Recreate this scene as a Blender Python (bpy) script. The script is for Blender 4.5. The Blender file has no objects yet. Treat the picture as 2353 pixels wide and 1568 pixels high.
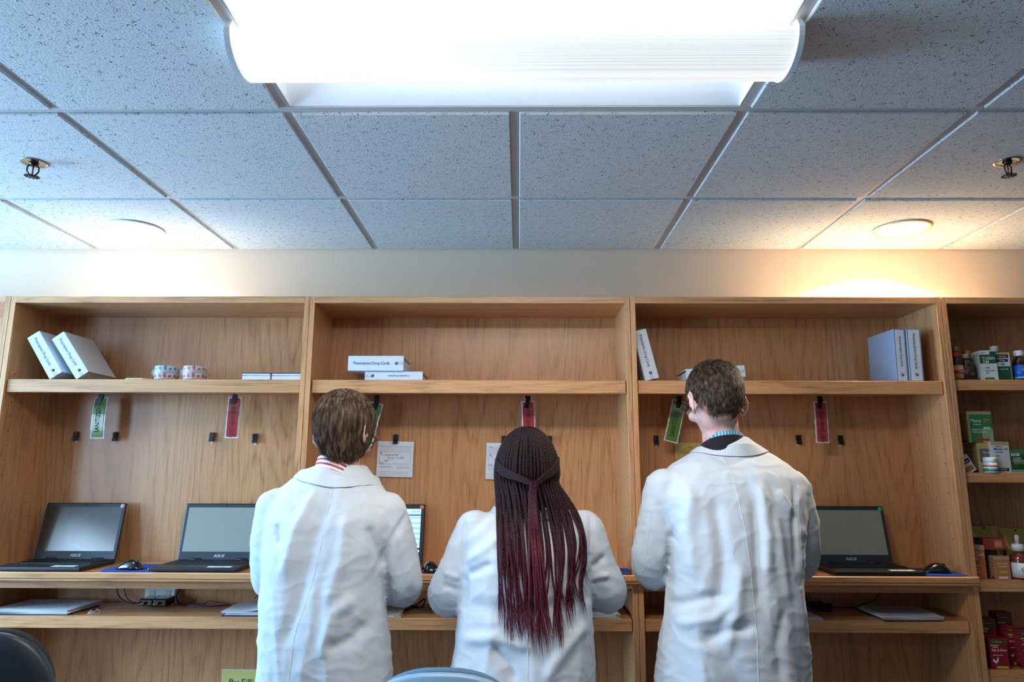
import bpy, bmesh, math, random
import numpy as np
from mathutils import Vector, Matrix, noise
random.seed(7); rng = np.random.default_rng(7)
S = bpy.context.scene; COL = S.collection; PI = math.pi

# ------------------------------------------------------------------ camera
CAMZ = 1.47; F = 1584.2; TH = math.radians(10.41); YAW = math.radians(0.609); ROLL = math.radians(0.207)
_c, _s = math.cos(YAW), math.sin(YAW); _ct, _st = math.cos(TH), math.sin(TH); _cr, _sr = math.cos(ROLL), math.sin(ROLL)
X1 = Vector((_c, _s, 0)); Y1 = Vector((-_s, _c, 0)); U0 = -_st*Y1 + Vector((0, 0, _ct))
CR = _cr*X1 + _sr*U0; CU = -_sr*X1 + _cr*U0; CF = _ct*Y1 + Vector((0, 0, _st))
cam = bpy.data.objects.new('camera', bpy.data.cameras.new('camera')); COL.objects.link(cam)
m = Matrix.Identity(4)
for i in range(3): m[i][0], m[i][1], m[i][2] = CR[i], CU[i], -CF[i]
m[2][3] = CAMZ; cam.matrix_world = m
cam.data.sensor_width = 36; cam.data.lens = 36*F/2353; cam.data.clip_start = .05; cam.data.clip_end = 60
S.camera = cam
def at(px, py, Y):
    d = CF + CR*((px-1176.5)/F) + CU*((784-py)/F)
    return Vector((0, 0, CAMZ)) + d*(Y/d.y)
def W(px, Y, z=None, py=784): return at(px, py, Y).x
def xat(px, Y, z):            # world x of the point at depth Y and height z seen in picture column px
    py = 784
    for _ in range(6):
        p = at(px, py, Y); py -= (z-p.z)/Y*F*.95
    return at(px, py, Y).x

# ------------------------------------------------------------------ world, exposure, daylight
S.view_settings.view_transform = 'Standard'; S.view_settings.look = 'None'
S.view_settings.exposure = 0.28; S.view_settings.gamma = 1
w = bpy.data.worlds.new('world'); S.world = w; w.use_nodes = True
w.node_tree.nodes['Background'].inputs[0].default_value = (.45, .68, 1, 1)
w.node_tree.nodes['Background'].inputs[1].default_value = 1.5
def area(name, loc, rot, sx, sy, power, col):
    l = bpy.data.lights.new(name, 'AREA'); l.shape = 'RECTANGLE'; l.size = sx; l.size_y = sy; l.energy = power; l.color = col
    o = bpy.data.objects.new(name, l); COL.objects.link(o); o.location = loc; o.rotation_euler = rot; return o
LX, RX, BY = -3.8, 4.6, -3.6            # left wall, right wall, wall behind the camera
CEIL = CAMZ+.941; WY = 2.885            # ceiling grid height, shelf wall
WINS = [(1.05, 2.45), (-2.0, -.15)]     # windows in the left wall, along y
for k, (a, b) in enumerate(WINS):
    area('daylight', (LX-.10, (a+b)/2, 1.60), (0, -PI/2, 0), 1.25, b-a, (205, 58)[k], ((.30, .62, 1), (.50, .75, 1))[k])

# ------------------------------------------------------------------ materials
def lin(c):
    return tuple(((v/255)/12.92 if v/255 <= .04045 else ((v/255+.055)/1.055)**2.4) for v in c)
MC = {}
def mat(name, rgb, rough=.5, metal=0., spec=.5, emit=None, es=0, bump=None, alpha=1, coat=0, trans=0, sheen=0):
    if name in MC: return MC[name]
    M = bpy.data.materials.new(name); M.use_nodes = True; nt = M.node_tree; b = nt.nodes['Principled BSDF']
    b.inputs['Base Color'].default_value = (*lin(rgb), 1); b.inputs['Roughness'].default_value = rough
    b.inputs['Metallic'].default_value = metal; b.inputs['Specular IOR Level'].default_value = spec
    b.inputs['Alpha'].default_value = alpha; b.inputs['Coat Weight'].default_value = coat; b.inputs['Coat Roughness'].default_value = .15
    b.inputs['Transmission Weight'].default_value = trans; b.inputs['Sheen Weight'].default_value = sheen
    if emit: b.inputs['Emission Color'].default_value = (*lin(emit), 1); b.inputs['Emission Strength'].default_value = es
    # every material gets a slight procedural variation
    tc = nt.nodes.new('ShaderNodeTexCoord'); n = nt.nodes.new('ShaderNodeTexNoise'); n.inputs['Scale'].default_value = (bump or (60, 0))[0]
    nt.links.new(tc.outputs['Object'], n.inputs['Vector'])
    if bump:
        bp = nt.nodes.new('ShaderNodeBump'); bp.inputs['Strength'].default_value = bump[1]; bp.inputs['Distance'].default_value = .002
        nt.links.new(n.outputs[0], bp.inputs['Height']); nt.links.new(bp.outputs[0], b.inputs['Normal'])
    else:
        r = nt.nodes.new('ShaderNodeMapRange'); r.inputs[3].default_value = max(0, rough-.04); r.inputs[4].default_value = min(1, rough+.04)
        nt.links.new(n.outputs[0], r.inputs[0]); nt.links.new(r.outputs[0], b.inputs['Roughness'])
    MC[name] = M; return M
class N:
    def __init__(s, M): s.t = M.node_tree
    def __call__(s, typ, ins=None, **kw):
        n = s.t.nodes.new(typ)
        for k, v in kw.items(): setattr(n, k, v)
        for k, v in (ins or {}).items():
            if hasattr(v, 'is_output'): s.t.links.new(v, n.inputs[k])
            else: n.inputs[k].default_value = v
        return n
def wood(name, axis, tint=1.0, rough=.3):
    M = bpy.data.materials.new(name); M.use_nodes = True; n = N(M); b = M.node_tree.nodes['Principled BSDF']
    tc = n('ShaderNodeTexCoord'); oi = n('ShaderNodeObjectInfo')
    off = n('ShaderNodeVectorMath', {0: oi.outputs['Random'], 1: (17.3, 9.1, 23.7)}, operation='MULTIPLY')
    p = n('ShaderNodeVectorMath', {0: tc.outputs['Object'], 1: off.outputs[0]}, operation='ADD').outputs[0]
    g = {'z': (1, 1, .085), 'x': (.085, 1, 1)}[axis]; f2 = {'z': (420, 420, 9), 'x': (9, 420, 420)}[axis]
    q = n('ShaderNodeMapping', {'Vector': p, 'Scale': g}).outputs[0]
    nz = n('ShaderNodeTexNoise', {'Vector': q, 'Scale': 3.1, 'Detail': 1.5, 'Roughness': .4}).outputs[0]
    fr = n('ShaderNodeMath', {0: nz, 1: 34.}, operation='MULTIPLY').outputs[0]
    # slight jaggedness of the growth rings
    jg = n('ShaderNodeTexNoise', {'Vector': n('ShaderNodeMapping', {'Vector': p, 'Scale': {'z': (60, 60, 5), 'x': (5, 60, 60)}[axis]}).outputs[0], 'Scale': 1.}).outputs[0]
    fr = n('ShaderNodeMath', {0: jg, 1: .8, 2: fr}, operation='MULTIPLY_ADD').outputs[0]
    fr = n('ShaderNodeMath', {0: fr}, operation='FRACT').outputs[0]
    ring = n('ShaderNodeMath', {0: fr, 1: .5}, operation='PINGPONG').outputs[0]
    ring = n('ShaderNodeMath', {0: ring, 1: 2.}, operation='MULTIPLY').outputs[0]
    ring = n('ShaderNodeMath', {0: ring, 1: 3.2}, operation='POWER').outputs[0]
    pr = n('ShaderNodeTexNoise', {'Vector': n('ShaderNodeMapping', {'Vector': p, 'Scale': f2}).outputs[0], 'Scale': 1., 'Detail': 2}).outputs[0]
    pore = n('ShaderNodeMapRange', {0: pr, 1: .38, 2: .62, 3: 0., 4: 1.}).outputs[0]
    lg = n('ShaderNodeTexNoise', {'Vector': q, 'Scale': 2.1}).outputs[0]
    def sc(c): return (*[v*tint for v in lin(c)], 1)
    a = n('ShaderNodeMix', {0: pore, 6: sc((206, 143, 92)), 7: sc((220, 160, 108))}, data_type='RGBA').outputs[2]
    iv = n('ShaderNodeMapRange', {0: pr, 1: .36, 2: .58, 3: .68, 4: .16}).outputs[0]
    rp = n('ShaderNodeMath', {0: ring, 1: iv}, operation='MULTIPLY').outputs[0]
    c = n('ShaderNodeMix', {0: rp, 6: a, 7: sc((136, 86, 50))}, data_type='RGBA').outputs[2]
    lgm = n('ShaderNodeMapRange', {0: lg, 1: .3, 2: .7, 3: .9, 4: 1.06}).outputs[0]
    c = n('ShaderNodeVectorMath', {0: c, 1: lgm}, operation='MULTIPLY').outputs[0]
    M.node_tree.links.new(c, b.inputs['Base Color'])
    b.inputs['Coat Weight'].default_value = .25; b.inputs['Coat Roughness'].default_value = .22
    rr = n('ShaderNodeMapRange', {0: pr, 3: rough-.05, 4: rough+.12}).outputs[0]; M.node_tree.links.new(rr, b.inputs['Roughness'])
    bp = n('ShaderNodeBump', {'Height': pr, 'Strength': .12, 'Distance': .001}); M.node_tree.links.new(bp.outputs[0], b.inputs['Normal'])
    return M
WV = wood('oak vertical grain', 'z'); WH = wood('oak horizontal grain', 'x'); WE = wood('oak edge banding', 'x', 1.12, .33); WVE = wood('oak edge vertical', 'z', 1.12, .33)
def tile_mat():
    M = bpy.data.materials.new('ceiling tile'); M.use_nodes = True; n = N(M); b = M.node_tree.nodes['Principled BSDF']
    tc = n('ShaderNodeTexCoord').outputs['Object']
    v = n('ShaderNodeTexVoronoi', {'Vector': tc, 'Scale': 190., 'Randomness': 1.}); 
    nz = n('ShaderNodeTexNoise', {'Vector': tc, 'Scale': 60.}).outputs[0]
    th = n('ShaderNodeMapRange', {0: nz, 1: .4, 2: .7, 3: .04, 4: .38}).outputs[0]
    d = n('ShaderNodeMath', {0: v.outputs['Distance'], 1: th}, operation='SUBTRACT').outputs[0]
    k = n('ShaderNodeMapRange', {0: d, 1: -.04, 2: .04, 3: 0., 4: 1.}).outputs[0]
    c = n('ShaderNodeMix', {0: k, 6: (*lin((70, 66, 66)), 1), 7: (*lin((222, 220, 218)), 1)}, data_type='RGBA').outputs[2]
    M.node_tree.links.new(c, b.inputs['Base Color']); b.inputs['Roughness'].default_value = .9
    n2 = n('ShaderNodeTexNoise', {'Vector': tc, 'Scale': 190., 'Detail': 2}).outputs[0]
    h = n('ShaderNodeMath', {0: k, 1: .6, 2: n2}, operation='MULTIPLY_ADD').outputs[0]
    bp = n('ShaderNodeBump', {'Height': h, 'Strength': .45, 'Distance': .0025}); M.node_tree.links.new(bp.outputs[0], b.inputs['Normal'])
    return M
MT = tile_mat()
def cloth(name, rgb, rough=.85, sc=900., strength=.15):
    M = mat(name, rgb, rough, spec=.25, sheen=.1); n = N(M); b = M.node_tree.nodes['Principled BSDF']
    tc = n('ShaderNodeTexCoord').outputs['Object']
    a = n('ShaderNodeTexNoise', {'Vector': tc, 'Scale': sc}).outputs[0]
    c = n('ShaderNodeTexNoise', {'Vector': n('ShaderNodeMapping', {'Vector': tc, 'Scale': (28, 28, 14)}).outputs[0], 'Scale': 1., 'Detail': 4, 'Distortion': .8}).outputs[0]
    h = n('ShaderNodeMath', {0: c, 1: 3.0, 2: a}, operation='MULTIPLY_ADD').outputs[0]
    bp = n('ShaderNodeBump', {'Height': h, 'Strength': strength, 'Distance': .004}); M.node_tree.links.new(bp.outputs[0], b.inputs['Normal'])
    return M
MW = mat('wall paint', (236, 205, 178), .7, bump=(300, .08)); MWHITE = mat('white enamel', (236, 236, 234), .4)
MGRID = mat('ceiling grid enamel', (205, 200, 196), .5)
MBLK = mat('black plastic', (18, 18, 20), .35); MPAPER = mat('white paper', (232, 234, 238), .8); MINK = mat('printed ink', (48, 48, 58), .7)
MINKG = mat('grey ink', (120, 124, 135), .8)
COAT = cloth('white cotton', (206, 209, 213), .8)

# ------------------------------------------------------------------ mesh helpers
def mesh_from(verts, faces, name='m'):
    me = bpy.data.meshes.new(name); me.from_pydata([tuple(v) for v in verts], [], faces); me.update(); return me
class MB:
    def __init__(s): s.bm = bmesh.new(); s.mats = []
    def mi(s, M):
        if M is None: return 0
        if M not in s.mats: s.mats.append(M)
        return s.mats.index(M)
    def _fin(s, vs, T, M, smooth=False):
        if T is not None:
            for v in vs: v.co = T @ v.co
        k = s.mi(M)
        fs = {f for v in vs for f in v.link_faces}
        for f in fs: f.material_index = k; f.smooth = smooth
    def box(s, x0, x1, y0, y1, z0, z1, M=None, bev=0, T=None, seg=1):
        vs = [s.bm.verts.new(p) for p in [(x0,y0,z0),(x1,y0,z0),(x1,y1,z0),(x0,y1,z0),(x0,y0,z1),(x1,y0,z1),(x1,y1,z1),(x0,y1,z1)]]
        fs = [s.bm.faces.new([vs[i] for i in q]) for q in [(0,3,2,1),(4,5,6,7),(0,1,5,4),(1,2,6,5),(2,3,7,6),(3,0,4,7)]]
        if bev:
            es = list({e for f in fs for e in f.edges})
            r = bmesh.ops.bevel(s.bm, geom=es, offset=bev, segments=seg, affect='EDGES', profile=.5)
            vs = list({v for f in r['faces'] for v in f.verts})
        s._fin(vs, T, M, False); return s
    def prism(s, pts, z0, z1, M=None, T=None, bev=0, smooth=False):      # polygon in xy, extruded along z
        a = [s.bm.verts.new((x, y, z0)) for x, y in pts]; b = [s.bm.verts.new((x, y, z1)) for x, y in pts]; n = len(pts)
        fs = [s.bm.faces.new(a[::-1]), s.bm.faces.new(b)] + [s.bm.faces.new((a[i], a[(i+1)%n], b[(i+1)%n], b[i])) for i in range(n)]
        vs = a+b
        if bev:
            es = list(fs[0].edges)+list(fs[1].edges)
            r = bmesh.ops.bevel(s.bm, geom=es, offset=bev, segments=2, affect='EDGES')
            vs = list({v for f in fs+r['faces'] if f.is_valid for v in f.verts})
        s._fin(vs, T, M, smooth); return s
    def lathe(s, prof, M=None, T=None, n=24, smooth=True, cap=True, sx=1, sy=1):
        rings = []
        for r, z in prof:
            rings.append([s.bm.verts.new((r*sx*math.cos(2*PI*i/n), r*sy*math.sin(2*PI*i/n), z)) for i in range(n)])
        for A, B in zip(rings, rings[1:]):
            for i in range(n): s.bm.faces.new((A[i], A[(i+1)%n], B[(i+1)%n], B[i]))
        if cap: s.bm.faces.new(rings[0][::-1]); s.bm.faces.new(rings[-1])
        s._fin([v for R in rings for v in R], T, M, smooth); return s
    def loft(s, rings, M=None, T=None, smooth=True, cap=True):           # rings: lists of points
        R = [[s.bm.verts.new(p) for p in r] for r in rings]; n = len(R[0])
        for A, B in zip(R, R[1:]):
            for i in range(n): s.bm.faces.new((A[i], A[(i+1)%n], B[(i+1)%n], B[i]))
        if cap: s.bm.faces.new(R[0][::-1]); s.bm.faces.new(R[-1])
        s._fin([v for r in R for v in r], T, M, smooth); return s
    def tube(s, pts, rad, M=None, T=None, n=8, smooth=True, flat=1.0):
        pts = [Vector(p) for p in pts]; rad = rad if isinstance(rad, (list, tuple)) else [rad]*len(pts)
        rings = []; up = None
        for i, p in enumerate(pts):
            d = (pts[min(i+1, len(pts)-1)]-pts[max(i-1, 0)]).normalized()
            if up is None: up = Vector((0, 0, 1)) if abs(d.z) < .9 else Vector((0, 1, 0))
            a = d.cross(up).normalized(); b = a.cross(d).normalized(); up = b
            rings.append([p + (a*math.cos(2*PI*k/n) + b*math.sin(2*PI*k/n)*flat)*rad[i] for k in range(n)])
        return s.loft(rings, M, T, smooth)
    def ball(s, c, r, M=None, T=None, n=16, m_=10, R=None):
        c = Vector(c); r = Vector(r) if not isinstance(r, (int, float)) else Vector((r, r, r)); rings = []
        for j in range(m_+1):
            ph = PI*(j+.02)/(m_+.04)
            ring = []
            for i in range(n):
                v = Vector((r.x*math.sin(ph)*math.cos(2*PI*i/n), r.y*math.sin(ph)*math.sin(2*PI*i/n), -r.z*math.cos(ph)))
                if R is not None: v = R @ v
                ring.append(c+v)
            rings.append(ring)
        return s.loft(rings, M, T)
    def quad(s, pts, M=None, T=None):
        vs = [s.bm.verts.new(p) for p in pts]; s.bm.faces.new(vs); s._fin(vs, T, M); return s
    def mesh(s, name='m'):
        bmesh.ops.recalc_face_normals(s.bm, faces=s.bm.faces[:])
        me = bpy.data.meshes.new(name); s.bm.to_mesh(me); s.bm.free()
        for M in s.mats: me.materials.append(M)
        return me
def obj(name, me, parent=None, M=None, loc=None, rot=None, smooth=None):
    if isinstance(me, MB): me = me.mesh(name)
    o = bpy.data.objects.new(name, me); COL.objects.link(o)
    if M is not None and not me.materials: me.materials.append(M)
    if parent is not None: o.parent = parent
    if loc is not None: o.location = loc
    if rot is not None: o.rotation_euler = rot
    if smooth is not None:
        me.polygons.foreach_set('use_smooth', [smooth]*len(me.polygons))
    return o
def tag(o, label, cat, group=None):
    o['label'] = label; o['category'] = cat
    if group: o['group'] = group
    return o
def thing(name, label, cat, loc=(0,0,0), rot=(0,0,0), group=None):
    o = bpy.data.objects.new(name, None); COL.objects.link(o); o.location = loc; o.rotation_euler = rot; o.empty_display_size = .05
    return tag(o, label, cat, group)
def struct(name, me, M=None):
    o = obj(name, me, None, M); o['kind'] = 'structure'; return o
def remesh(mb, voxel, smooth=3):
    me = mb.mesh('tmp'); o = bpy.data.objects.new('tmp', me); COL.objects.link(o)
    r = o.modifiers.new('r', 'REMESH'); r.mode = 'VOXEL'; r.voxel_size = voxel; r.use_smooth_shade = True
    if smooth:
        k = o.modifiers.new('s', 'SMOOTH'); k.factor = .5; k.iterations = smooth
    bpy.context.view_layer.update(); dg = bpy.context.evaluated_depsgraph_get()
    out = bpy.data.meshes.new_from_object(o.evaluated_get(dg)); out.materials.clear()
    bpy.data.objects.remove(o); bpy.data.meshes.remove(me)
    return out
TXT = {}
def text_mesh(s, size, sx=1.0, bold=False, align='CENTER', italic=0):
    key = (s, round(size, 5), sx, bold, align, italic)
    if key in TXT: return TXT[key]
    c = bpy.data.curves.new('t', 'FONT'); c.body = s; c.size = size; c.align_x = align; c.align_y = 'CENTER'; c.resolution_u = 3
    c.offset = size*.008 if bold else 0; c.shear = italic; c.extrude = .00012
    o = bpy.data.objects.new('t', c); COL.objects.link(o); bpy.context.view_layer.update()
    me = bpy.data.meshes.new_from_object(o.evaluated_get(bpy.context.evaluated_depsgraph_get())); bpy.data.objects.remove(o)
    me.transform(Matrix.Diagonal((sx, 1, 1, 1))); me.materials.clear(); TXT[key] = me; return me
def texts(parent, items, name='lettering', T=None):
    """items: (string, x, z, size, material, opts) printed on a face at y=-0.0006 looking to -y; one mesh"""
    bm = bmesh.new(); mats = []
    for it in items:
        s, x, z, size, M = it[:5]; op = it[5] if len(it) > 5 else {}
        me = text_mesh(s, size, op.get('sx', 1), op.get('bold', False), op.get('align', 'CENTER'), op.get('italic', 0)).copy()
        A = Matrix.Translation((x, op.get('y', -.0006), z)) @ Matrix.Rotation(op.get('rot', 0), 4, 'Y') @ Matrix.Rotation(PI/2, 4, 'X')
        if T is not None: A = T @ A
        me.transform(A)
        if M not in mats: mats.append(M)
        n0 = len(bm.faces); bm.from_mesh(me); bm.faces.ensure_lookup_table()
        for f in bm.faces[n0:]: f.material_index = mats.index(M)
        bpy.data.meshes.remove(me)
    me = bpy.data.meshes.new(name); bm.to_mesh(me); bm.free()
    for M in mats: me.materials.append(M)
    return obj(name, me, parent)
def tubes_np(P, R, sides=3):
    """P (n,k,3) paths, R (n,k) radii -> mesh of tubes"""
    n, k, _ = P.shape
    D = np.empty_like(P); D[:, 1:-1] = P[:, 2:]-P[:, :-2]; D[:, 0] = P[:, 1]-P[:, 0]; D[:, -1] = P[:, -1]-P[:, -2]
    D /= np.linalg.norm(D, axis=2, keepdims=True)+1e-9
    ref = np.where(np.abs(D[..., 1:2]) < .9, np.array([0, 1., 0]), np.array([1., 0, 0]))
    A = np.cross(D, ref); A /= np.linalg.norm(A, axis=2, keepdims=True)+1e-9; B = np.cross(A, D)
    V = np.empty((n, k, sides, 3))
    for j in range(sides):
        t = 2*PI*j/sides; V[:, :, j] = P + (A*math.cos(t)+B*math.sin(t))*R[..., None]
    idx = np.arange(n*k*sides).reshape(n, k, sides)
    a = idx[:, :-1, :]; b = np.roll(idx, -1, 2)[:, :-1, :]; c = np.roll(idx, -1, 2)[:, 1:, :]; d = idx[:, 1:, :]
    Fq = np.stack([a, b, c, d], -1).reshape(-1, 4)
    me = bpy.data.meshes.new('tubes'); me.vertices.add(n*k*sides); me.vertices.foreach_set('co', V.reshape(-1))
    me.loops.add(Fq.size); me.loops.foreach_set('vertex_index', Fq.reshape(-1).astype(np.int32))
    me.polygons.add(len(Fq)); me.polygons.foreach_set('loop_start', np.arange(0, Fq.size, 4, dtype=np.int32))
    me.polygons.foreach_set('use_smooth', np.ones(len(Fq), dtype=bool)); me.update(calc_edges=True); return me

# ------------------------------------------------------------------ room shell
FX0, FX1 = .0036-.61-.017, .0036+.61-.017   # fixture opening in the ceiling grid
GX = [-.0138+.61*i for i in range(-6, 8)]; Y1R = WY-.5785; GY = [Y1R-.61*i for i in range(0, 11)]
HW = .012
def ceiling():
    tiles = MB(); xs = [LX-.0]+GX+[RX]; ys = [WY]+GY+[BY]
    xs = [x for x in xs if LX <= x <= RX]
    for i in range(len(xs)-1):
        for j in range(len(ys)-1):
            x0, x1, y1, y0 = xs[i], xs[i+1], ys[j], ys[j+1]
            if y1 > 1.5 and y1 < 1.75 and x0 > -.7 and x1 < .7: continue       # troffer bay above the people
            if any(abs((y0+y1)/2-ty) < .3 and abs((x0+x1)/2-tx) < .6 for tx, ty in OTHER): continue
            if x1-x0 < .06 or y1-y0 < .06: continue
            g = HW+.001
            tiles.box(x0+g, x1-g, y0+g, y1-g, CEIL-.008, CEIL+.02, MT, bev=.0025)
    tiles.box(LX-.1, RX+.1, BY-.1, WY+.1, CEIL+.16, CEIL+.2, MWHITE)
    struct('ceiling', tiles)
    g = MB()
    for x in GX:
        for a, b in ([(BY, GY[2]), (GY[1], WY)] if abs(x+.0138) < .01 else [(BY, WY)]):
            g.box(x-HW, x+HW, a, b, CEIL, CEIL+.003, MGRID); g.box(x-.002, x+.002, a, b, CEIL+.003, CEIL+.03, MGRID)
    for y in GY: g.box(LX, RX, y-HW, y+HW, CEIL-.0004, CEIL+.0028, MGRID)
    g.box(LX, RX, WY-.02, WY, CEIL-.0006, CEIL+.002, MGRID); 
    struct('trim_1', g)
MID = (-.0138, (GY[2]+GY[3])/2)
# bay of the visible troffer is between rows GY[1] and GY[2]
TROF = (-.0138, (GY[1]+GY[2])/2)
OTHER = [(-.0138-1.83-.0, (GY[5]+GY[6])/2), (-.0138+1.83, (GY[5]+GY[6])/2)]
OTHER = [(GX[3], (GY[5]+GY[6])/2), (GX[9], (GY[5]+GY[6])/2)]
ceiling()
wb = MB(); wb.box(LX-.1, RX+.1, WY, WY+.1, 0, CEIL+.2); struct('wall_back', wb, MW)
wf = MB(); wf.box(LX-.1, RX+.1, BY-.1, BY, 0, CEIL+.2); struct('wall_front', wf, mat('dark panelled wall', (120, 106, 92), .7))
wr = MB(); wr.box(RX, RX+.1, BY, WY, 0, CEIL+.2); struct('wall_right', wr, mat('taupe wall', (140, 126, 110), .7))
wl = MB(); Z0, Z1 = .95, 2.25
wl.box(LX-.1, LX, BY, WY, 0, Z0); wl.box(LX-.1, LX, BY, WY, Z1, CEIL+.2)
wl.box(LX-.1, LX, BY, WINS[1][0], Z0, Z1); wl.box(LX-.1, LX, WINS[1][1], WINS[0][0], Z0, Z1); wl.box(LX-.1, LX, WINS[0][1], WY, Z0, Z1)
struct('wall_left', wl, MW)
for k, (a, b) in enumerate(WINS):
    f = MB(); t = .04
    f.box(LX-.08, LX+.01, a, b, Z0, Z0+t); f.box(LX-.08, LX+.01, a, b, Z1-t, Z1)
    f.box(LX-.08, LX+.01, a, a+t, Z0+t, Z1-t); f.box(LX-.08, LX+.01, b-t, b, Z0+t, Z1-t)
    f.box(LX-.06, LX-.01, (a+b)/2-.02, (a+b)/2+.02, Z0+t, Z1-t)
    struct('window_%d' % (k+1), f, MWHITE)
fl = MB(); fl.box(LX-.1, RX+.1, BY-.1, WY+.1, -.1, 0); struct('floor', fl, mat('floor carpet', (84, 82, 86), .9, bump=(400, .3)))

# ------------------------------------------------------------------ ceiling fittings
MLENS = bpy.data.materials.new('perforated glowing diffuser'); MLENS.use_nodes = True
n = N(MLENS); b = MLENS.node_tree.nodes['Principled BSDF']; tc = n('ShaderNodeTexCoord').outputs['Object']
vo = n('ShaderNodeTexVoronoi', {'Vector': tc, 'Scale': 330., 'Randomness': 0.}).outputs['Distance']
st = n('ShaderNodeMapRange', {0: vo, 1: .2, 2: .5, 3: .86, 4: .6}).outputs[0]
b.inputs['Base Color'].default_value = (.8, .8, .8, 1); b.inputs['Emission Color'].default_value = (*lin((246, 253, 255)), 1)
MLENS.node_tree.links.new(st, b.inputs['Emission Strength'])
def troffer(cx, cy, label):
    t = thing('ceiling_light', label, 'ceiling light', (cx, cy, CEIL), group='recessed fluorescent ceiling lights')
    L, D = .61-HW-.002, .305-HW-.002
    b = MB()                                                     # pressed white tray, curved flanks
    prof = []
    for k in range(9):
        u = k/8; prof.append((-D+u*(D-.13), .002+.075*math.sin(u*PI/2)))
    prof = prof + [(-p[0], p[1]) for p in prof[::-1]]
    top = [(x, z+.004) for x, z in prof[::-1]]
    ring = prof+top
    b.loft([[(-L, y, z) for y, z in ring], [(L, y, z) for y, z in ring]], MTRAY, smooth=False)
    for s in (-1, 1): b.box(s*L-(.003 if s > 0 else 0), s*L+(.003 if s < 0 else 0), -D, D, 0, .085, MTRAY)
    obj('reflector_tray', b, t)
    r = MB(); n_ = 20; hw, dr, zr = .082, .062, -.026
    arc = [(hw, zr+.03)]*0+[(hw*math.cos(PI+PI*k/n_), zr+dr*math.sin(PI+PI*k/n_)) for k in range(n_+1)]
    rev = [(y*.97, z*.97) for y, z in arc[::-1]]
    r.loft([[(x, y, z) for y, z in arc+rev] for x in (-L-.004, L+.004)], MLENS, smooth=True)
    obj('diffuser', r, t)
    for s in (-1, 1):
        e = MB(); rr = [(y*1.03, z*1.03) for y, z in arc]+[(hw*.9, -.004), (-hw*.9, -.004)]
        x0, x1 = (s*(L+.004), s*(L+.016))
        e.loft([[(x, y, z) for y, z in rr] for x in (x0, x1)], MWHITE, smooth=False)
        obj('end_cap', e, t)
    return t
MTRAY = mat('white reflector', (245, 247, 250), .3)
troffer(*TROF, 'large recessed fluorescent light with bulging white perforated diffuser above the people')
for k, (a, b_) in enumerate(OTHER):
    troffer(a, b_, 'recessed fluorescent light in the ceiling behind the viewer, %s side' % ('window' if k == 0 else 'far'))
# housing light thrown into the tray and room by the tubes
tl = area('tube_light', (TROF[0], TROF[1], CEIL-.12), (0, 0, 0), 1.1, .25, 14, (1, .95, .88))
for a, b_ in OTHER: area('tube_light', (a, b_, CEIL-.12), (0, 0, 0), 1.1, .25, 2.5, (1, .95, .88))
area('tray_light', (TROF[0], TROF[1], CEIL-.022), (PI, 0, 0), 1.12, .12, 3.4, (.92, .97, 1))

MCHROME = mat('worn chrome', (190, 180, 165), .22, 1)
def downlight(px, py, label, power, col):
    Y = at(px, py, 1).z-CAMZ; Y = .935/Y; p = at(px, py, Y)
    t = thing('downlight', label, 'ceiling light', (p.x, p.y, CEIL-.008), group='round downlights by the shelf wall')
    r = MB(); r.lathe([(.088, .0), (.103, -.001), (.107, -.004), (.101, -.008), (.091, -.007), (.088, -.002), (.088, .0)], MWHITE if px < 1000 else mat('cream trim', (225, 205, 165), .35), cap=False, n=40); obj('trim_ring', r, t)
    l = MB(); l.lathe([(.091, -.0005), (.091, -.003), (.06, -.0042), (.01, -.0045)], mat('glowing lens', (255, 255, 255), .4, emit=(255, 250, 238), es=6), n=40); obj('lens', l, t)
    lt = bpy.data.lights.new('downlight_lamp', 'SPOT'); lt.energy = power; lt.color = col; lt.spot_size = math.radians(136); lt.spot_blend = .22; lt.shadow_soft_size = .03
    o = bpy.data.objects.new('downlight_lamp', lt); COL.objects.link(o); o.parent = t; o.location = (0, 0, -.010)
downlight(312, 524, 'round recessed downlight glowing white over the window-side desk', 28, (.82, .92, 1))
downlight(2071, 524, 'round recessed downlight casting a warm pool above the right-hand shelves', 80, (1, .87, .64))
def sprinkler(px, py, label):
    Y = .933/(at(px, py, 1).z-CAMZ); p = at(px, py, Y)
    t = thing('fire_sprinkler', label, 'sprinkler', (p.x, p.y, CEIL-.008), (0, 0, .4), group='chrome ceiling sprinklers')
    r = MB(); r.lathe([(.014, -.003), (.03, -.002), (.036, -.004), (.037, -.001), (.034, 0), (.014, 0)], MCHROME, cap=False, n=32); obj('escutcheon', r, t)
    d = mat('dark brass', (70, 58, 50), .35, .9)
    f = MB(); f.lathe([(.012, 0), (.012, -.008), (.007, -.012)], d, n=12)
    for s in (-1, 1): f.tube([(s*.009, 0, -.008), (s*.0155, 0, -.018), (s*.0155, 0, -.03), (s*.008, 0, -.042), (0, 0, -.046)], .0024, d, n=6)
    f.tube([(0, 0, -.01), (0, 0, -.046)], .0022, mat('sprinkler bulb', (120, 30, 24), .2), n=6); obj('sprinkler_frame', f, t)
    g = MB(); g.lathe([(.004, -.046), (.012, -.047), (.012, -.048), (.004, -.049)], d, n=16)
    for k in range(12):
        a = 2*PI*k/12; T = Matrix.Rotation(a, 4, 'Z'); g.box(.011, .021, -.002, .002, -.0485, -.0465, d, T=T)
    obj('deflector', g, t)
sprinkler(78, 373, 'chrome fire sprinkler on the left side of the ceiling')
sprinkler(2314, 371, 'chrome fire sprinkler on the right side of the ceiling')

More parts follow.
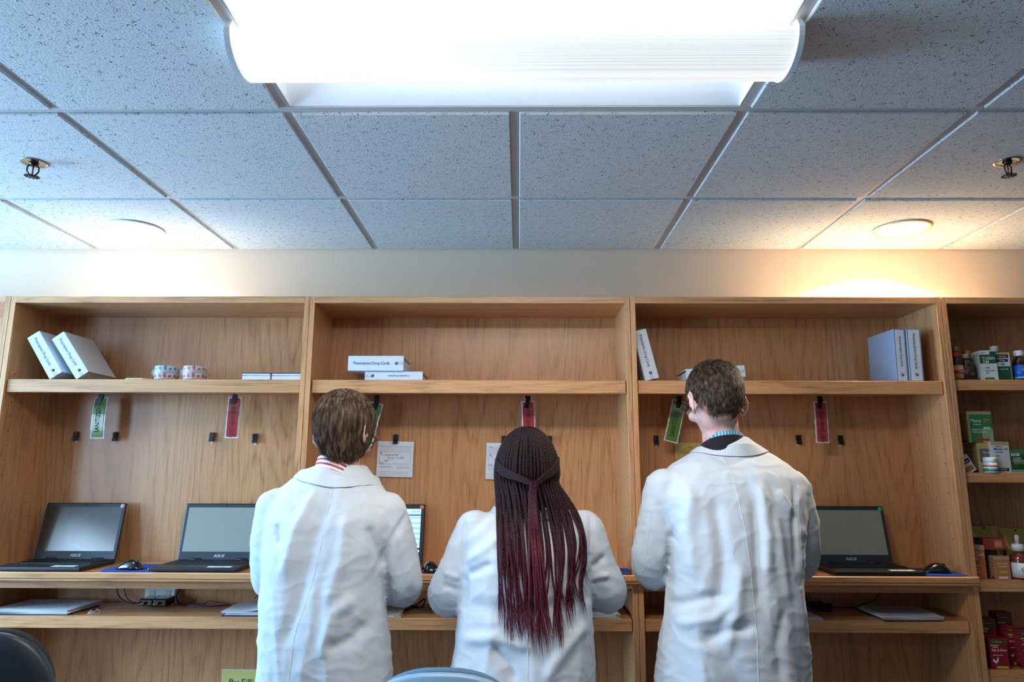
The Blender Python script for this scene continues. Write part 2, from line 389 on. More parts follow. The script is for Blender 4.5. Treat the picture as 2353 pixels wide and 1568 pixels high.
# ------------------------------------------------------------------ bookcases with built-in desks
YF = 2.60; YB = 2.870
GAP = [-3.16, -1.985, -.8135, .428, 1.623, 2.82]
ZTOP = at(1080, 682, YF).z; ZTOPB = at(1080, 697, YF).z
ZS = at(1080, 874, YF+.008).z; ZSB = at(1080, 904, YF+.008).z
YC = 2.555
ZC = at(1000, 1320, YC).z; ZL = at(1000, 1421, YF+.01).z; ZLB = at(1000, 1449, YF+.01).z; ZAP = at(1000, 1357, YF+.012).z
TK = .0185
MTOPP = mat('pale bounce layer', (216, 210, 198), .8)  # unseen pale layer added on top so light bounced upward is less orange
MHOLE = mat('drilled hole', (60, 38, 24), .8)
def carrel(i, label, desk=True, shelves=None):
    x0, x1 = GAP[i]+.0012, GAP[i+1]-.0012; cx = (x0+x1)/2
    t = thing('desk_bookcase' if desk else 'bookcase', label, 'bookcase', (cx, YF, 0), group='oak bookcases along the wall')
    a, b = x0-cx, x1-cx; dB = YB-YF
    for s, (p, q) in enumerate(((a, a+TK), (b-TK, b))):
        m_ = MB(); m_.box(p, q, .0006, dB+.01, 0, ZTOP, WV); m_.box(p-.0003, q+.0003, -.0012, .0012, 0, ZTOP+.0005, WVE, bev=.0006)
        if desk and ((i == 1 and s == 0) or (i == 3 and s == 1) or (i == 2 and s == 1)):
            xx = q+.0002 if s == 0 else p-.0002
            for yy in (.05, dB-.06):
                for k in range(12):
                    m_.lathe([(.0022, -.0002), (.0022, .0002)], MHOLE, T=Matrix.Translation((xx, yy, ZC+.12+k*.055)) @ Matrix.Rotation(PI/2, 4, 'Y'), n=8)
        obj('side_panel', m_, t)
    m_ = MB(); m_.box(a+TK, b-TK, dB+.0005, dB+.008, .0, ZTOP, WV); obj('back_panel', m_, t)
    m_ = MB(); m_.box(a+TK, b-TK, .001, dB, ZTOPB, ZTOP-.0015, WH); m_.box(a+TK, b-TK, .0015, dB, ZTOP-.0015, ZTOP-.0004, MTOPP); m_.box(a+TK, b-TK, -.0014, .0014, ZTOPB, ZTOP, WE, bev=.0007); obj('top_panel', m_, t)
    def shelf(nm, zt, zb, y0=.008, gap=.004, mats=(WH, WE)):
        m_ = MB(); m_.box(a+TK+gap, b-TK-gap, y0+.012, dB-.002, zb+(zt-zb)*.35, zt, mats[0]); m_.box(a+TK+gap, b-TK-gap, y0, y0+.018, zb, zt+.0004, mats[1], bev=.0015)
        return obj(nm, m_, t)
    if desk:
        sh = shelf('shelf', ZS, ZSB)
        c = MB()                                                # counter with a moulded nosing, laps over the side panels
        prof = [(dB-.001, ZC), (YC-YF+.004, ZC), (YC-YF, ZC-.004), (YC-YF, ZC-.020), (YC-YF+.005, ZC-.024), (YC-YF+.005, ZC-.030), (YC-YF+.010, ZC-.034), (-.004, ZC-.036), (-.004, ZC-.038), (dB-.001, ZC-.030)]
        e = .0
        front = [p for p in prof if p[0] < 0]
        c.loft([[(x, y, z) for y, z in prof[1:9]] for x in (a+e, b-e)], WE, smooth=False)
        c.box(a+TK+.001, b-TK-.001, -.004, dB-.001, ZC-.03, ZC, WH)
        obj('countertop', c, t)
        m_ = MB(); m_.box(a+TK, b-TK, .012, .030, ZAP, ZC-.031, WH); obj('apron', m_, t)
        shelf('lower_shelf', ZL, ZLB, .006)
    else:
        for zt, zb in shelves: shelf('shelf', zt, zb, .012, .003)
    m_ = MB(); m_.box(a+TK, b-TK, .03, .045, 0, .09, WH); obj('kick_board', m_, t)
    return t
carrel(0, 'oak bookcase section at the far left, mostly cut off by the picture edge')
carrel(1, 'oak desk bookcase with two leaning binders and tape rolls on its shelf')
carrel(2, 'oak desk bookcase in the middle with two binders lying stacked on its shelf')
carrel(3, 'oak desk bookcase behind the tall man, two upright grey binders on its shelf')
SH4 = []
for pt, pb in ((873, 897), (1087, 1110), (1334, 1361), (1541, 1572)):
    SH4.append((at(2300, pt, YF+.012).z, at(2300, pb, YF+.012).z))
SH4.append((.42, .385))
carrel(4, 'oak bookcase at the right edge full of medicine boxes and bottles', False, SH4)

# ------------------------------------------------------------------ things on the shelves
MBIND = mat('white vinyl binder', (226, 232, 238), .35); MBINDG = mat('grey vinyl binder', (150, 160, 182), .35)
MBLUEINK = mat('dark blue ink', (38, 62, 110), .6); MEDGE = mat('binder board edge', (120, 124, 132), .5)
def binder(label, loc, rot, flip=False, spine='Prescription Drug Cards', cover=None, H=.205, T_=.058, D=.185, group=None, bold=False, mark=True):
    """local: standing upright, spine faces -y; width T along x, height H along z, depth D along y; origin at the bottom front left"""
    t = thing('ring_binder', label, 'binder', loc, (0, 0, 0), group)
    t.rotation_euler = rot
    cv = cover or MBIND
    c = MB(); c.box(0, .0035, 0, D, 0, H, cv, bev=.001); c.box(T_-.0035, T_, 0, D, 0, H, cv, bev=.001); c.box(.0035, T_-.0035, 0, .0035, 0, H, cv if cover is None else cv)
    obj('cover', c, t)
    if cover is not None:
        lb = MB(); lb.box(.006, T_-.006, -.0008, 0, .004, H-.004, MPAPER); obj('spine_label', lb, t)
    p = MB(); p.box(.009, T_-.009, .02, D-.012, .006, H-.006, MPAPER); obj('pages', p, t)
    r = MB()
    for z in (H*.25, H*.5, H*.75):
        r.tube([(T_/2+.018*math.cos(a), .022+.018*math.sin(a), z) for a in [2*PI*k/14 for k in range(15)]], .0012, mat('steel', (180, 180, 185), .25, 1), n=6)
    r.box(T_/2-.008, T_/2+.008, .0036, .0055, H*.12, H*.88, mat('steel', (180, 180, 185), .25, 1)); obj('ring_mechanism', r, t)
    cxx = T_/2; s = 1
    a = PI/2 if not flip else -PI/2
    z0 = H*.58 if not flip else H*.42
    texts(t, [(spine, cxx, z0, T_*.28 if not bold else T_*.26, MBLUEINK if not bold else MINK, dict(rot=a, sx=.86, bold=bold, italic=.2 if bold else 0, y=-.0012))])
    g = MB(); zc = H*.13 if not flip else H*.87
    T = Matrix.Translation((cxx, -.001, zc)) @ Matrix.Rotation(PI/2, 4, 'X')
    g.lathe([(.0062, -.0002), (.0062, .0002)], MBLUEINK, T=T, n=14)
    g.tube([(cxx-.004, -.0014, zc-.003), (cxx+.001, -.0016, zc), (cxx+.002, -.0014, zc+.005)], .0008, MPAPER, n=4)
    if mark:
        for q in (0, 1):
            zz = zc-(.016+.012*q)*(1 if not flip else -1)
            g.tube([(cxx+.0055*math.cos(v), -.001, zz+.006*math.sin(v)) for v in [2*PI*k/12 for k in range(13-q)]], .0004, MINKG, n=4)
    obj('spine_emblem', g, t)
    return t
YI = YF+.022
# unit 1: two binders leaning to the left
def lean(px, ang, label, group, **k):     # ang: tilt about y, negative leans the top to the left; px is the foot corner it stands on
    x = xat(px, YI, ZS)
    return binder(label, (x, YI, ZS+.0006+(k.get('T_', .058)*math.sin(abs(ang)) if ang > 0 else 0)), (0, ang, 0), group=group, **k)
g1 = 'white binders leaning at the left end of the shelf'
def lean_left(px_right_foot, deg, label, g, T_=.054, H=.195, **k):
    # top leans left: rests on the right-hand bottom edge? (spine seen as a parallelogram turned anticlockwise)
    a = -math.radians(deg); x = xat(px_right_foot, YI, ZS)
    # rotate about y by a: local x axis -> (cos a,0,-sin a) => right edge rises for a<0 ; rests on the left bottom corner
    return binder(label, (x, YI, ZS+.0006), (0, a, 0), group=g, T_=T_, H=H, **k)
lean_left(114, 34, 'white binder with printed spine leaning against the left panel of the shelf', g1)
lean_left(175, 36, 'white binder leaning on the first one, its spine print faded', g1)
# unit 2: two lying flat, stacked
xb = xat(838, YI, ZS)
def flat(px0, Y, z, label, g, rz, flip, H=.213, T_=.0, **k):
    # lying: rotate about y by +90: local z -> +x, local x -> -z
    o = binder(label, (xat(px0, Y, z), Y, z+T_), (0, PI/2, rz), group=g, H=H, T_=T_, flip=flip, **k); return o
g2 = 'white binders lying on the middle shelf'
flat(838, YI, ZS+.0006, 'lower white binder of the stack, lying flat with its spine print upside down', g2, 0, False, H=.222, T_=.034, D=.2)
flat(799, YI-.012, ZS+.0356, 'upper white binder of the stack, lying flat with its spine print upright', g2, 0, True, H=.213, T_=.058, D=.19)
# unit 3
g3 = 'binders on the right-hand desk shelf'
lean_left(1483, 13, 'white binder leaning alone against the left panel of the tall man\'s bookcase', g3, T_=.054, H=.197)
o = binder('white binder lying tilted on its side behind the tall man\'s head', (xat(1577, YI, ZS), YI, ZS+.058), (0, PI/2-math.radians(4), 0), group=g3, H=.225, T_=.045, flip=True)
o.location.z = ZS+.0465
gr = MB(); 
binder('grey binder with white spine label standing left of the slim one', (xat(2063, YI, ZS), YI+.004, ZS+.0006), (0, math.radians(1.2), math.radians(1.5)), group=g3, spine='Nonprescription Drug Cards', cover=MBINDG, T_=.045, H=.205, D=.19, bold=True, mark=False)['label'] = 'grey binder with its wide grey cover showing, second binder from the right panel'
binder('slim grey binder with white spine label standing upright nearest the right panel', (xat(2092, YI, ZS), YI, ZS+.0006), (0, math.radians(1.2), 0), group=g3, spine='Nonprescription Drug Cards', cover=MBINDG, T_=.053, H=.205, D=.19, bold=True, mark=False)

# tape rolls in bags
MBAG = bpy.data.materials.new('clear plastic bag'); MBAG.use_nodes = True
n = N(MBAG); b = MBAG.node_tree.nodes['Principled BSDF']; b.inputs['Alpha'].default_value = .22; b.inputs['Roughness'].default_value = .12
b.inputs['Base Color'].default_value = (.9, .88, .86, 1)
bp = n('ShaderNodeBump', {'Height': n('ShaderNodeTexNoise', {'Vector': n('ShaderNodeTexCoord').outputs['Object'], 'Scale': 70., 'Distortion': 2.}).outputs[0], 'Strength': .9, 'Distance': .006}); MBAG.node_tree.links.new(bp.outputs[0], b.inputs['Normal'])
def tape_bag(px, py_unused, label, c1, c2, n_r=2):
    x = xat(px, YI+.05, ZS); t = thing('tape_roll_bag', label, 'tape rolls', (x, YI+.05, ZS+.001), group='bagged tape rolls on the left shelf')
    for k in range(n_r):
        r = MB(); z = .004+.0275*k; col = (c1, c2)[k]
        r.lathe([(.030, z), (.042, z), (.043, z+.0245), (.030, z+.0245), (.029, z+.012), (.030, z)], mat('tape white', (228, 226, 226), .4), cap=False, n=32)
        ro = obj('tape_roll', r, t)
        p = MB()
        for j in range(14):
            a0 = 2*PI*j/14; h = .005+.007*((j*7) % 3)/2
            for q in range(3):
                a = a0+q*.09; p.box(.0428, .0436, -.0016, .0016, z+.006+.002*((j+q) % 3), z+.012+h, col, T=Matrix.Rotation(a, 4, 'Z'))
        obj('printed_stripe', p, ro)
    b = MB(); b.ball((0, 0, .031), (.052, .05, .032), MBAG, n=28, m_=16)
    for v in b.bm.verts:
        q = noise.noise_vector(v.co*45)*.006; v.co += q; v.co.z = max(.0, v.co.z)
    for s, ln in ((-1, .012), (1, .014)): b.prism([(s*.046, -.008), (s*(.046+ln), -.03), (s*(.048+ln), .02), (s*.047, .014)], .03, .0306, MBAG)
    obj('plastic_bag', b, t)
MCY = mat('cyan print', (40, 150, 190), .5); MRD = mat('red print', (200, 60, 62), .5); MYE = mat('pale yellow paper', (222, 212, 150), .7)
tape_bag(381, 0, 'two rolls of printed tape in a clear bag, upper one blue and lower one red', MRD, MCY)
tape_bag(446, 0, 'crumpled clear bag with two rolls of red and white tape', MRD, mat('rose print', (214, 88, 92), .5))
m_ = MB(); m_.prism([(-.05, -.02), (-.03, -.04), (.03, -.04), (.055, -.015), (.03, .03), (-.035, .03)], 0, .008, MYE, bev=.002)
tag(obj('sticker_packet', m_, loc=(xat(322, YI+.05, ZS), YI+.05, ZS+.001)), 'small flat pale yellow packet lying left of the tape rolls', 'packet')
for px0, px1, lab in ((556, 621, 'left white card pack with a dark cover lying at the right end of the shelf'), (624, 691, 'right white card pack with a dark cover touching the shelf\'s right panel')):
    x0, x1 = xat(px0, YI, ZS), xat(px1, YI, ZS)-.002
    t = thing('card_pack', lab, 'card pack', (x0, YI, ZS+.0006), group='white card packs lying on the left shelf')
    m_ = MB(); m_.box(0, x1-x0, 0, .1, 0, .016, MPAPER, bev=.001); m_.box(0, x1-x0, .0, .1, .0175, .025, MPAPER, bev=.001); obj('card_stack', m_, t)
    m_ = MB(); m_.box(-.002, x1-x0+.001, -.003, .102, .0252, .028, mat('dark cover', (62, 66, 78), .5)); m_.box(0, .008, .0, .1, .016, .0175, mat('dark cover', (62, 66, 78), .5)); obj('cover', m_, t)

# hanging laminated tags with clips
MLAM = mat('laminate film', (222, 226, 226), .12, coat=.5)
def glare(name, rgb):
    M = mat(name, rgb, .14, coat=.6); return M
MGREEN = glare('green card', (96, 138, 62)); MREDC = glare('red card', (180, 62, 60))
MCLIP = mat('black clip', (16, 16, 18), .4)
def tag_card(px0, py0, px1, py1, w_px, card, word, label, lean=0, curl=.0, ripple=0, dpx=0):
    """hangs from a clip under the shelf: top centre (px0,py0) to bottom centre (px1,py1) in front of the back panel"""
    Y = YB-.09; p0 = at(px0, py0, Y); p1 = at(px1, py1, Y-.01); L = (p1-p0).length; wd = w_px*Y/F*1.0
    t = thing('hanging_tag', label, 'tag', p0, group='laminated tags hanging under the shelves')
    ang = math.atan2(p1.x-p0.x, p0.z-p1.z)
    def sheet(inset, M, off, thick=.0006):
        bm_ = MB(); R_ = []
        for k in range(13):
            v = k/12; l = inset*.0+ (inset + v*(L-2*inset)); yy = off - curl*math.sin(v*PI) - ripple*math.sin(v*38)
            w2 = wd/2-inset+ (.0012*math.sin(k*2.3) if inset == 0 else 0); xo = curl*.4*v
            R_.append([(-w2, yy, -l), (w2, yy+curl*.2, -l), (w2, yy+curl*.2+thick, -l), (-w2, yy+thick, -l)])
        bm_.loft(R_, M, smooth=False); return bm_
    T = Matrix.Rotation(-ang, 4, 'Y')
    o = obj('laminate', sheet(0, MLAM, 0), t); o.data.transform(T)
    o = obj('colour_card', sheet(.0055, card, -.0026), t); o.data.transform(T)
    me = texts(t, [(word, 0, -L*.56 if len(word) < 10 else -L*.60, wd*(.42 if len(word) < 10 else .36), MINK, dict(rot=-PI/2, sx=.9, y=-.0034-curl-ripple))]); me.data.transform(T)
    c = MB(); c.box(-.009, .009, -.006, .003, -.03, .012, MCLIP, bev=.001, T=Matrix.Rotation(.25, 4, 'Y') )
    # strap up to the shelf underside
    c.box(-.010, .010, -.004, .002, .008, ZSB+(.029*.35)-p0.z-.0002 if False else ZSB-p0.z+.0095, MCLIP, bev=.0005)
    obj('clip', c, t); return t
tag_card(233, 913, 219, 1008, 31, MGREEN, 'SANITIZED', 'green sanitized tag hanging in the leftmost desk', curl=.006)
tag_card(540, 913, 529, 1007, 30, MREDC, 'NOT SANITIZED', 'red not sanitized tag hanging in the leftmost desk', curl=.002, ripple=.0006)
tag_card(865, 926, 838, 1022, 33, MGREEN, 'SANITIZED', 'wrinkled green tag half hidden by the brown-haired person\'s head', curl=.004, ripple=.003)
tag_card(1213, 922, 1216, 1018, 31, MREDC, 'NOT SANITIZED', 'red tag hanging above the braided woman\'s head', curl=.001)
tag_card(1561, 921, 1542, 1016, 32, MGREEN, 'SANITIZED', 'green sanitized tag tilting beside the tall man\'s left ear', curl=.002)
tag_card(1884, 923, 1893, 1018, 30, MREDC, 'NOT SANITIZED', 'crinkled red tag hanging to the right of the tall man\'s head', ripple=.0022)

CG = 'small black clips stuck to the back panels'
def clip(px, py, label):
    p = at(px, py, YB-.008)
    t = thing('adhesive_clip', label, 'clip', (p.x, YB, p.z), (0, random.uniform(-.04, .04), 0), CG)
    c = MB(); c.box(-.010, .010, -.012, -.001, -.004, .019, MCLIP, bev=.0015); c.box(-.010, .010, -.016, -.006, -.018, -.005, MCLIP, bev=.0015); obj('clip_body', c, t)
    f = MB(); f.box(-.005, .005, -.002, .0, -.027, -.014, mat('clear adhesive strip', (220, 214, 205), .3), bev=.001); obj('adhesive_strip', f, t)
for px, py, lab in ((174, 1003, 'black clip at the far left of the leftmost desk\'s back panel'), (265, 1004, 'black clip just right of the green tag in the leftmost desk'),
                    (487, 1005, 'black clip just left of the red tag in the leftmost desk'), (586, 1008, 'black clip right of the red tag in the leftmost desk'),
                    (909, 1010, 'black clip holding the handwritten prescription form'), (1158, 1013, 'black clip holding the form behind the braided head'),
                    (1263, 1013, 'black clip peeking out right of the braided head'), (1508, 1012, 'black clip left of the tilting green tag'),
                    (1835, 1011, 'black clip left of the crinkled red tag'), (1932, 1012, 'black clip right of the crinkled red tag')):
    clip(px, py, lab)
def form(px0, px1, py0, py1, label, lines):
    Y = YB-.005; a = at(px0, py0, Y); b_ = at(px1, py1, Y); w_, h = b_.x-a.x, a.z-b_.z
    t = thing('prescription_form', label, 'paper form', (a.x, Y, a.z), (0, math.radians(1), 0), 'prescription forms clipped to the middle back panel')
    p = MB(); p.loft([[(0, 0-.004*k/6, -h*k/6), (w_, -.003*k/6, -h*k/6), (w_, -.003*k/6+.0006, -h*k/6), (0, -.004*k/6+.0006, -h*k/6)] for k in range(7)], MPAPER, smooth=False); obj('sheet', p, t)
    r = MB(); yy = -.0052
    def ln(x0, x1, z, th=.0006): r.box(x0*w_, x1*w_, yy, yy+.0002, -z*h-th/2, -z*h+th/2, MINKG)
    for z in (.13, .17, .215, .26): ln(.05, .93, z)
    for z in (.30, .63): ln(.06, .92, z)
    r.box(.06*w_, .06*w_+.0005, yy, yy+.0002, -.63*h, -.3*h, MINKG); r.box(.92*w_, .92*w_+.0005, yy, yy+.0002, -.63*h, -.3*h, MINKG)
    for z in (.665, .71, .725, .74): ln(.08, .4, z, .0004); ln(.55, .9, z+.01, .0004)
    for z in (.86, .9, .95): ln(.08, .9, z)
    obj('ruled_lines', r, t)
    texts(t, [(s, x*w_, -z*h, sz, M, dict(align='LEFT', y=-.0056, italic=.3 if M is MINKG and sz > .006 else 0)) for s, x, z, sz, M in lines])
form(869, 949, 1014, 1096, 'white prescription form with handwriting clipped beside the brown-haired head', [('Name', .04, .11, .005, MINKG), ('Prescription', .36, .06, .005, MINK), ('R', .08, .35, .012, MINK), ('x', .135, .385, .008, MINK),
     ('Adderall XR', .2, .385, .011, MINKG), ('20 mg   1 po BID', .28, .465, .010, MINKG), ('#60', .2, .55, .010, MINKG), ('Refills', .08, .61, .006, MINKG)])
form(1118, 1198, 1018, 1102, 'white prescription form partly covered by the braided woman\'s head', [('Rph', .1, .11, .007, MINKG), ('R', .1, .35, .012, MINK), ('x', .155, .385, .008, MINK), ('Refills', .08, .61, .006, MINKG)])
# yellow card in unit 3
p = at(1551, 1016, YB-.02); q = at(1655, 1070, YB-.02)
t = thing('yellow_card', 'yellow laminated card half hidden behind the tall man\'s shoulder', 'card', (p.x, YB-.012, p.z), (0, math.radians(1), 0))
m_ = MB(); m_.loft([[(0, -.001*math.sin(k*1.4), -.012*k), (q.x-p.x, 0, -.012*k), (q.x-p.x, .0007, -.012*k), (0, -.001*math.sin(k*1.4)+.0007, -.012*k)] for k in range(12)], mat('yellow card', (206, 176, 96), .25, coat=.4), smooth=False); obj('card', m_, t)
m_ = MB()
for r_, x_, z_ in ((.055, .06, -.07), (.04, .07, -.11)): m_.tube([(x_-r_*math.cos(a), -.0015, z_+r_*math.sin(a)) for a in [PI*.5*k/9 for k in range(10)]], .002, mat('cream line', (240, 228, 180), .4), n=4, flat=.3)
obj('printed_arc', m_, t)
texts(t, [('Rx', .065, -.022, .01, MINK, dict(y=-.002)), ('Counsel', .055, -.04, .006, MINK, dict(y=-.002))])

# ------------------------------------------------------------------ laptops, mice, pads
MLAP = mat('black laptop shell', (30, 29, 32), .42); MBEZ = mat('charcoal bezel', (44, 50, 60), .45); MKEY = mat('black keycap', (14, 14, 16), .5)
MSCR = mat('dark glossy screen', (14, 15, 16), .15, spec=1., coat=1)
MSCRM = mat('matte screen with painted reflection', (150, 150, 138), .34, spec=.8)  # ceiling reflection on the dark screen painted in as grey base colour
LG = 'laptops on the desk counters'
def laptop(cx, label, screen, dot, yfront=YC+.005, rz=0, logo=True, lit=False):
    w_, d_, a = .322, .222, math.radians(11)
    t = thing('laptop', label, 'laptop', (cx, yfront, ZC+.0008), (0, 0, rz), LG)
    b = MB(); b.box(-w_/2, w_/2, 0, d_, 0, .016, MLAP, bev=.005, seg=2); obj('base', b, t)
    k = MB(); k.box(-w_/2+.014, w_/2-.014, d_*.38, d_-.018, .0158, .0163, MBEZ); kb = obj('keyboard', k, t)
    k = MB(); rows = 5; cols = 15; x0 = -w_/2+.017; x1 = w_/2-.017; y0 = d_*.39; y1 = d_-.02; kw = (x1-x0)/cols; kh = (y1-y0)/rows
    for r_ in range(rows):
        for c_ in range(cols):
            if r_ == 0 and 4 <= c_ <= 8: continue
            k.box(x0+c_*kw+.001, x0+(c_+1)*kw-.001, y0+r_*kh+.001, y0+(r_+1)*kh-.001, .0163, .0185, MKEY)
    k.box(x0+4*kw+.001, x0+9*kw-.001, y0+.001, y0+kh-.001, .0163, .0185, MKEY); obj('keycaps', k, kb)
    k = MB(); k.box(-.045, .045, .018, d_*.35, .0159, .0163, mat('touchpad', (38, 36, 40), .3)); obj('touchpad', k, t)
    k = MB(); k.box(.045, w_/2-.03, .012, .040, .0159, .0164, MPAPER); st = obj('sticker', k, t)
    texts(st, [('This device', .088, .0, .008, MINK, dict(y=0)), ], T=Matrix.Translation((0, .026, .0167)) @ Matrix.Rotation(-PI/2, 4, 'X'))
    T = Matrix.Translation((0, d_-.004, .012)) @ Matrix.Rotation(-a, 4, 'X')
    H = .219
    l = MB(); l.box(-w_/2, w_/2, 0, .007, 0, H, MLAP, bev=.004, seg=2, T=T); lid = obj('lid', l, t)
    l = MB(); l.box(-w_/2+.004, w_/2-.004, -.0008, .0, .004, H-.004, MBEZ, T=T); obj('bezel', l, lid)
    s_ = MB(); s_.box(-w_/2+.014, w_/2-.014, -.0014, -.0008, .034, H-.016, screen, T=T); sc_ = obj('screen', s_, lid)
    l = MB()
    for x_ in (-.09, .09): l.tube([(x_-.02, d_-.004, .016), (x_+.02, d_-.004, .016)], .006, MLAP, n=10)
    obj('hinge', l, t)
    if logo: texts(lid, [('ASUS', 0, .018, .0145, mat('silver letters', (225, 228, 232), .3), dict(sx=1.25, bold=True, italic=.25, y=-.0012))], T=T)
    if dot:
        s_ = MB(); s_.lathe([(.0085, -.0003), (.0085, .0003)], dot, T=T @ Matrix.Translation((w_/2-.014, -.0016, H-.012)) @ Matrix.Rotation(PI/2, 4, 'X'), n=24); obj('dot_sticker', s_, lid)
    c = MB(); c.lathe([(.0022, -.0003), (.0022, .0003)], MBLK, T=T @ Matrix.Translation((0, -.0012, H-.009)) @ Matrix.Rotation(PI/2, 4, 'X'), n=12); obj('webcam', c, lid)
    if lit:
        q = MB(); em = lambda nm, rgb, e: mat(nm, rgb, .4, emit=rgb, es=e)
        a_ = em('lit page', (196, 232, 244), .66); b_ = em('lit row', (150, 200, 222), .66); n_ = em('lit navy bar', (40, 78, 150), .7); k_ = em('lit toolbar', (60, 66, 76), .5)
        def R(x0_, x1_, z0_, z1_, M, e=-.0016): q.box(x0_, x1_, e, e+.0002, z0_, z1_, M, T=T)
        R(-w_/2+.016, w_/2-.016, .036, H-.018, a_); R(-w_/2+.016, w_/2-.016, H-.045, H-.040, n_, -.0018); R(-w_/2+.016, w_/2-.016, H-.036, H-.032, b_, -.0018)
        for z in range(6): R(-w_/2+.016, w_/2-.016, .062+z*.02, .070+z*.02, b_, -.0018)
        R(-w_/2+.016, w_/2-.016, .044, .052, k_, -.0018)
        for j in range(4): R(w_/2-.05+.008*j, w_/2-.046+.008*j, H-.029, H-.026, k_, -.0018)
        obj('screen_content', q, sc_)
    return t
def lapx(px): return xat(px, YC+.215, ZC+.05)
L1 = laptop(lapx(170), 'open laptop nearest the left edge, its dark screen reflecting the window', MSCR, mat('pale pink dot', (236, 190, 200), .6), rz=math.radians(0))
L2 = laptop(lapx(501), 'open laptop with grey screen beside the brown-haired person\'s elbow', MSCRM, None)
L3 = laptop(lapx(876), 'laptop with a lit blue and white page in front of the brown-haired person', MSCR, mat('salmon dot', (240, 150, 140), .6), lit=True)
L4 = laptop(lapx(1957), 'open laptop with a green dot sticker to the right of the tall man', MSCRM, mat('green dot', (30, 200, 110), .6))
MPAD = mat('blue cloth pad', (22, 66, 150), .85, bump=(500, .2))
def pad(px0, px1, label, y0=YC+.004, y1=YC+.19):
    x0, x1 = xat(px0, (y0+y1)/2, ZC), xat(px1, (y0+y1)/2, ZC); r = .02
    pts = []
    for cx_, cy_, a0 in ((x1-r, y0+r, -PI/2), (x1-r, y1-r, 0), (x0+r, y1-r, PI/2), (x0+r, y0+r, PI)):
        pts += [(cx_+r*math.cos(a0+PI/2*k/5), cy_+r*math.sin(a0+PI/2*k/5)) for k in range(6)]
    c = ((x0+x1)/2, (y0+y1)/2)
    m_ = MB(); m_.prism([(x-c[0], y-c[1]) for x, y in pts], 0, .003, MPAD, bev=.0008)
    return tag(obj('mouse_pad', m_, loc=(c[0], c[1], ZC+.0006)), label, 'mouse pad', 'blue mouse pads')
pad(258, 392, 'blue mouse pad between the two left laptops')
pad(600, 700, 'blue mouse pad mostly hidden by the brown-haired person\'s arm')
pad(978, 1090, 'blue mouse pad under the mouse between the two shorter people')
pad(1330, 1447, 'blue mouse pad at the right end of the middle counter', y0=YC+.01, y1=YC+.15)
pad(2090, 2192, 'blue mouse pad at the right end of the right-hand counter')
MMOUSE = mat('glossy black plastic', (14, 14, 16), .18, coat=.5)
def mouse(px, label, rz, y=YC+.055):
    x = xat(px, y, ZC+.02)
    t = thing('computer_mouse', label, 'mouse', (x, y, ZC+.004), (0, 0, rz), 'black computer mice')
    m_ = MB(); R_ = []
    for k in range(15):
        v = k/14; y_ = -.052+v*.104; h = .036*math.sin(min(1, v*1.08+.0)*PI)**.55*(.72+.28*math.sin(v*PI*.8+.9)) if 0 < v < 1 else .003
        w2 = .031*(max(0, 1-abs(2*v-1)**3.2))**.5*(1-.1*math.sin(v*PI)) if 0 < v < 1 else .008; h = max(h, .005)
        R_.append([(w2*math.cos(a)*(1-.12*math.sin(a)), y_, .0+max(0, h*abs(math.sin(a))**.75)) for a in [PI*j/14 for j in range(15)]])
    m_.loft(R_, MMOUSE); obj('mouse_body', m_, t)
    m_ = MB(); m_.lathe([(.006, -.003), (.0075, -.0015), (.0075, .0015), (.006, .003)], MBLK, T=Matrix.Translation((0, -.028, .026)) @ Matrix.Rotation(PI/2, 4, 'Y'), n=16); obj('scroll_wheel', m_, t)
    return t
mouse(299, 'black mouse on the blue pad between the two left laptops', math.radians(75))
mouse(988, 'black mouse beside the lit laptop in the middle', math.radians(20))
mouse(2148, 'black mouse on the blue pad right of the green-dotted laptop', math.radians(78), y=YC+.075)
def stick(name, label, cat, p, L, r, M, Mt, rz):
    t = thing(name, label, cat, p, (0, 0, rz))
    m_ = MB(); m_.tube([(-L/2, 0, r), (L/2-.014, 0, r)], r, M, n=6); obj('shaft', m_, t)
    m_ = MB(); m_.tube([(L/2-.014, 0, r), (L/2, 0, r)], [r, .0008], Mt, n=6); obj('tip', m_, t)
stick('pencil', 'orange pencil lying behind the mouse at the right end of the counter', 'pencil', (xat(2183, YC+.15, ZC), YC+.15, ZC+.0042), .1, .0038, mat('orange lacquer', (206, 120, 60), .4), mat('wood tip', (210, 170, 120), .7), -.5)
stick('highlighter_pen', 'light blue pen lying at the tall man\'s right elbow', 'pen', (xat(1858, YC+.02, ZC), YC+.02, ZC+.0008), .09, .006, mat('light blue plastic', (90, 160, 210), .4), mat('blue tip', (50, 120, 190), .4), .5)

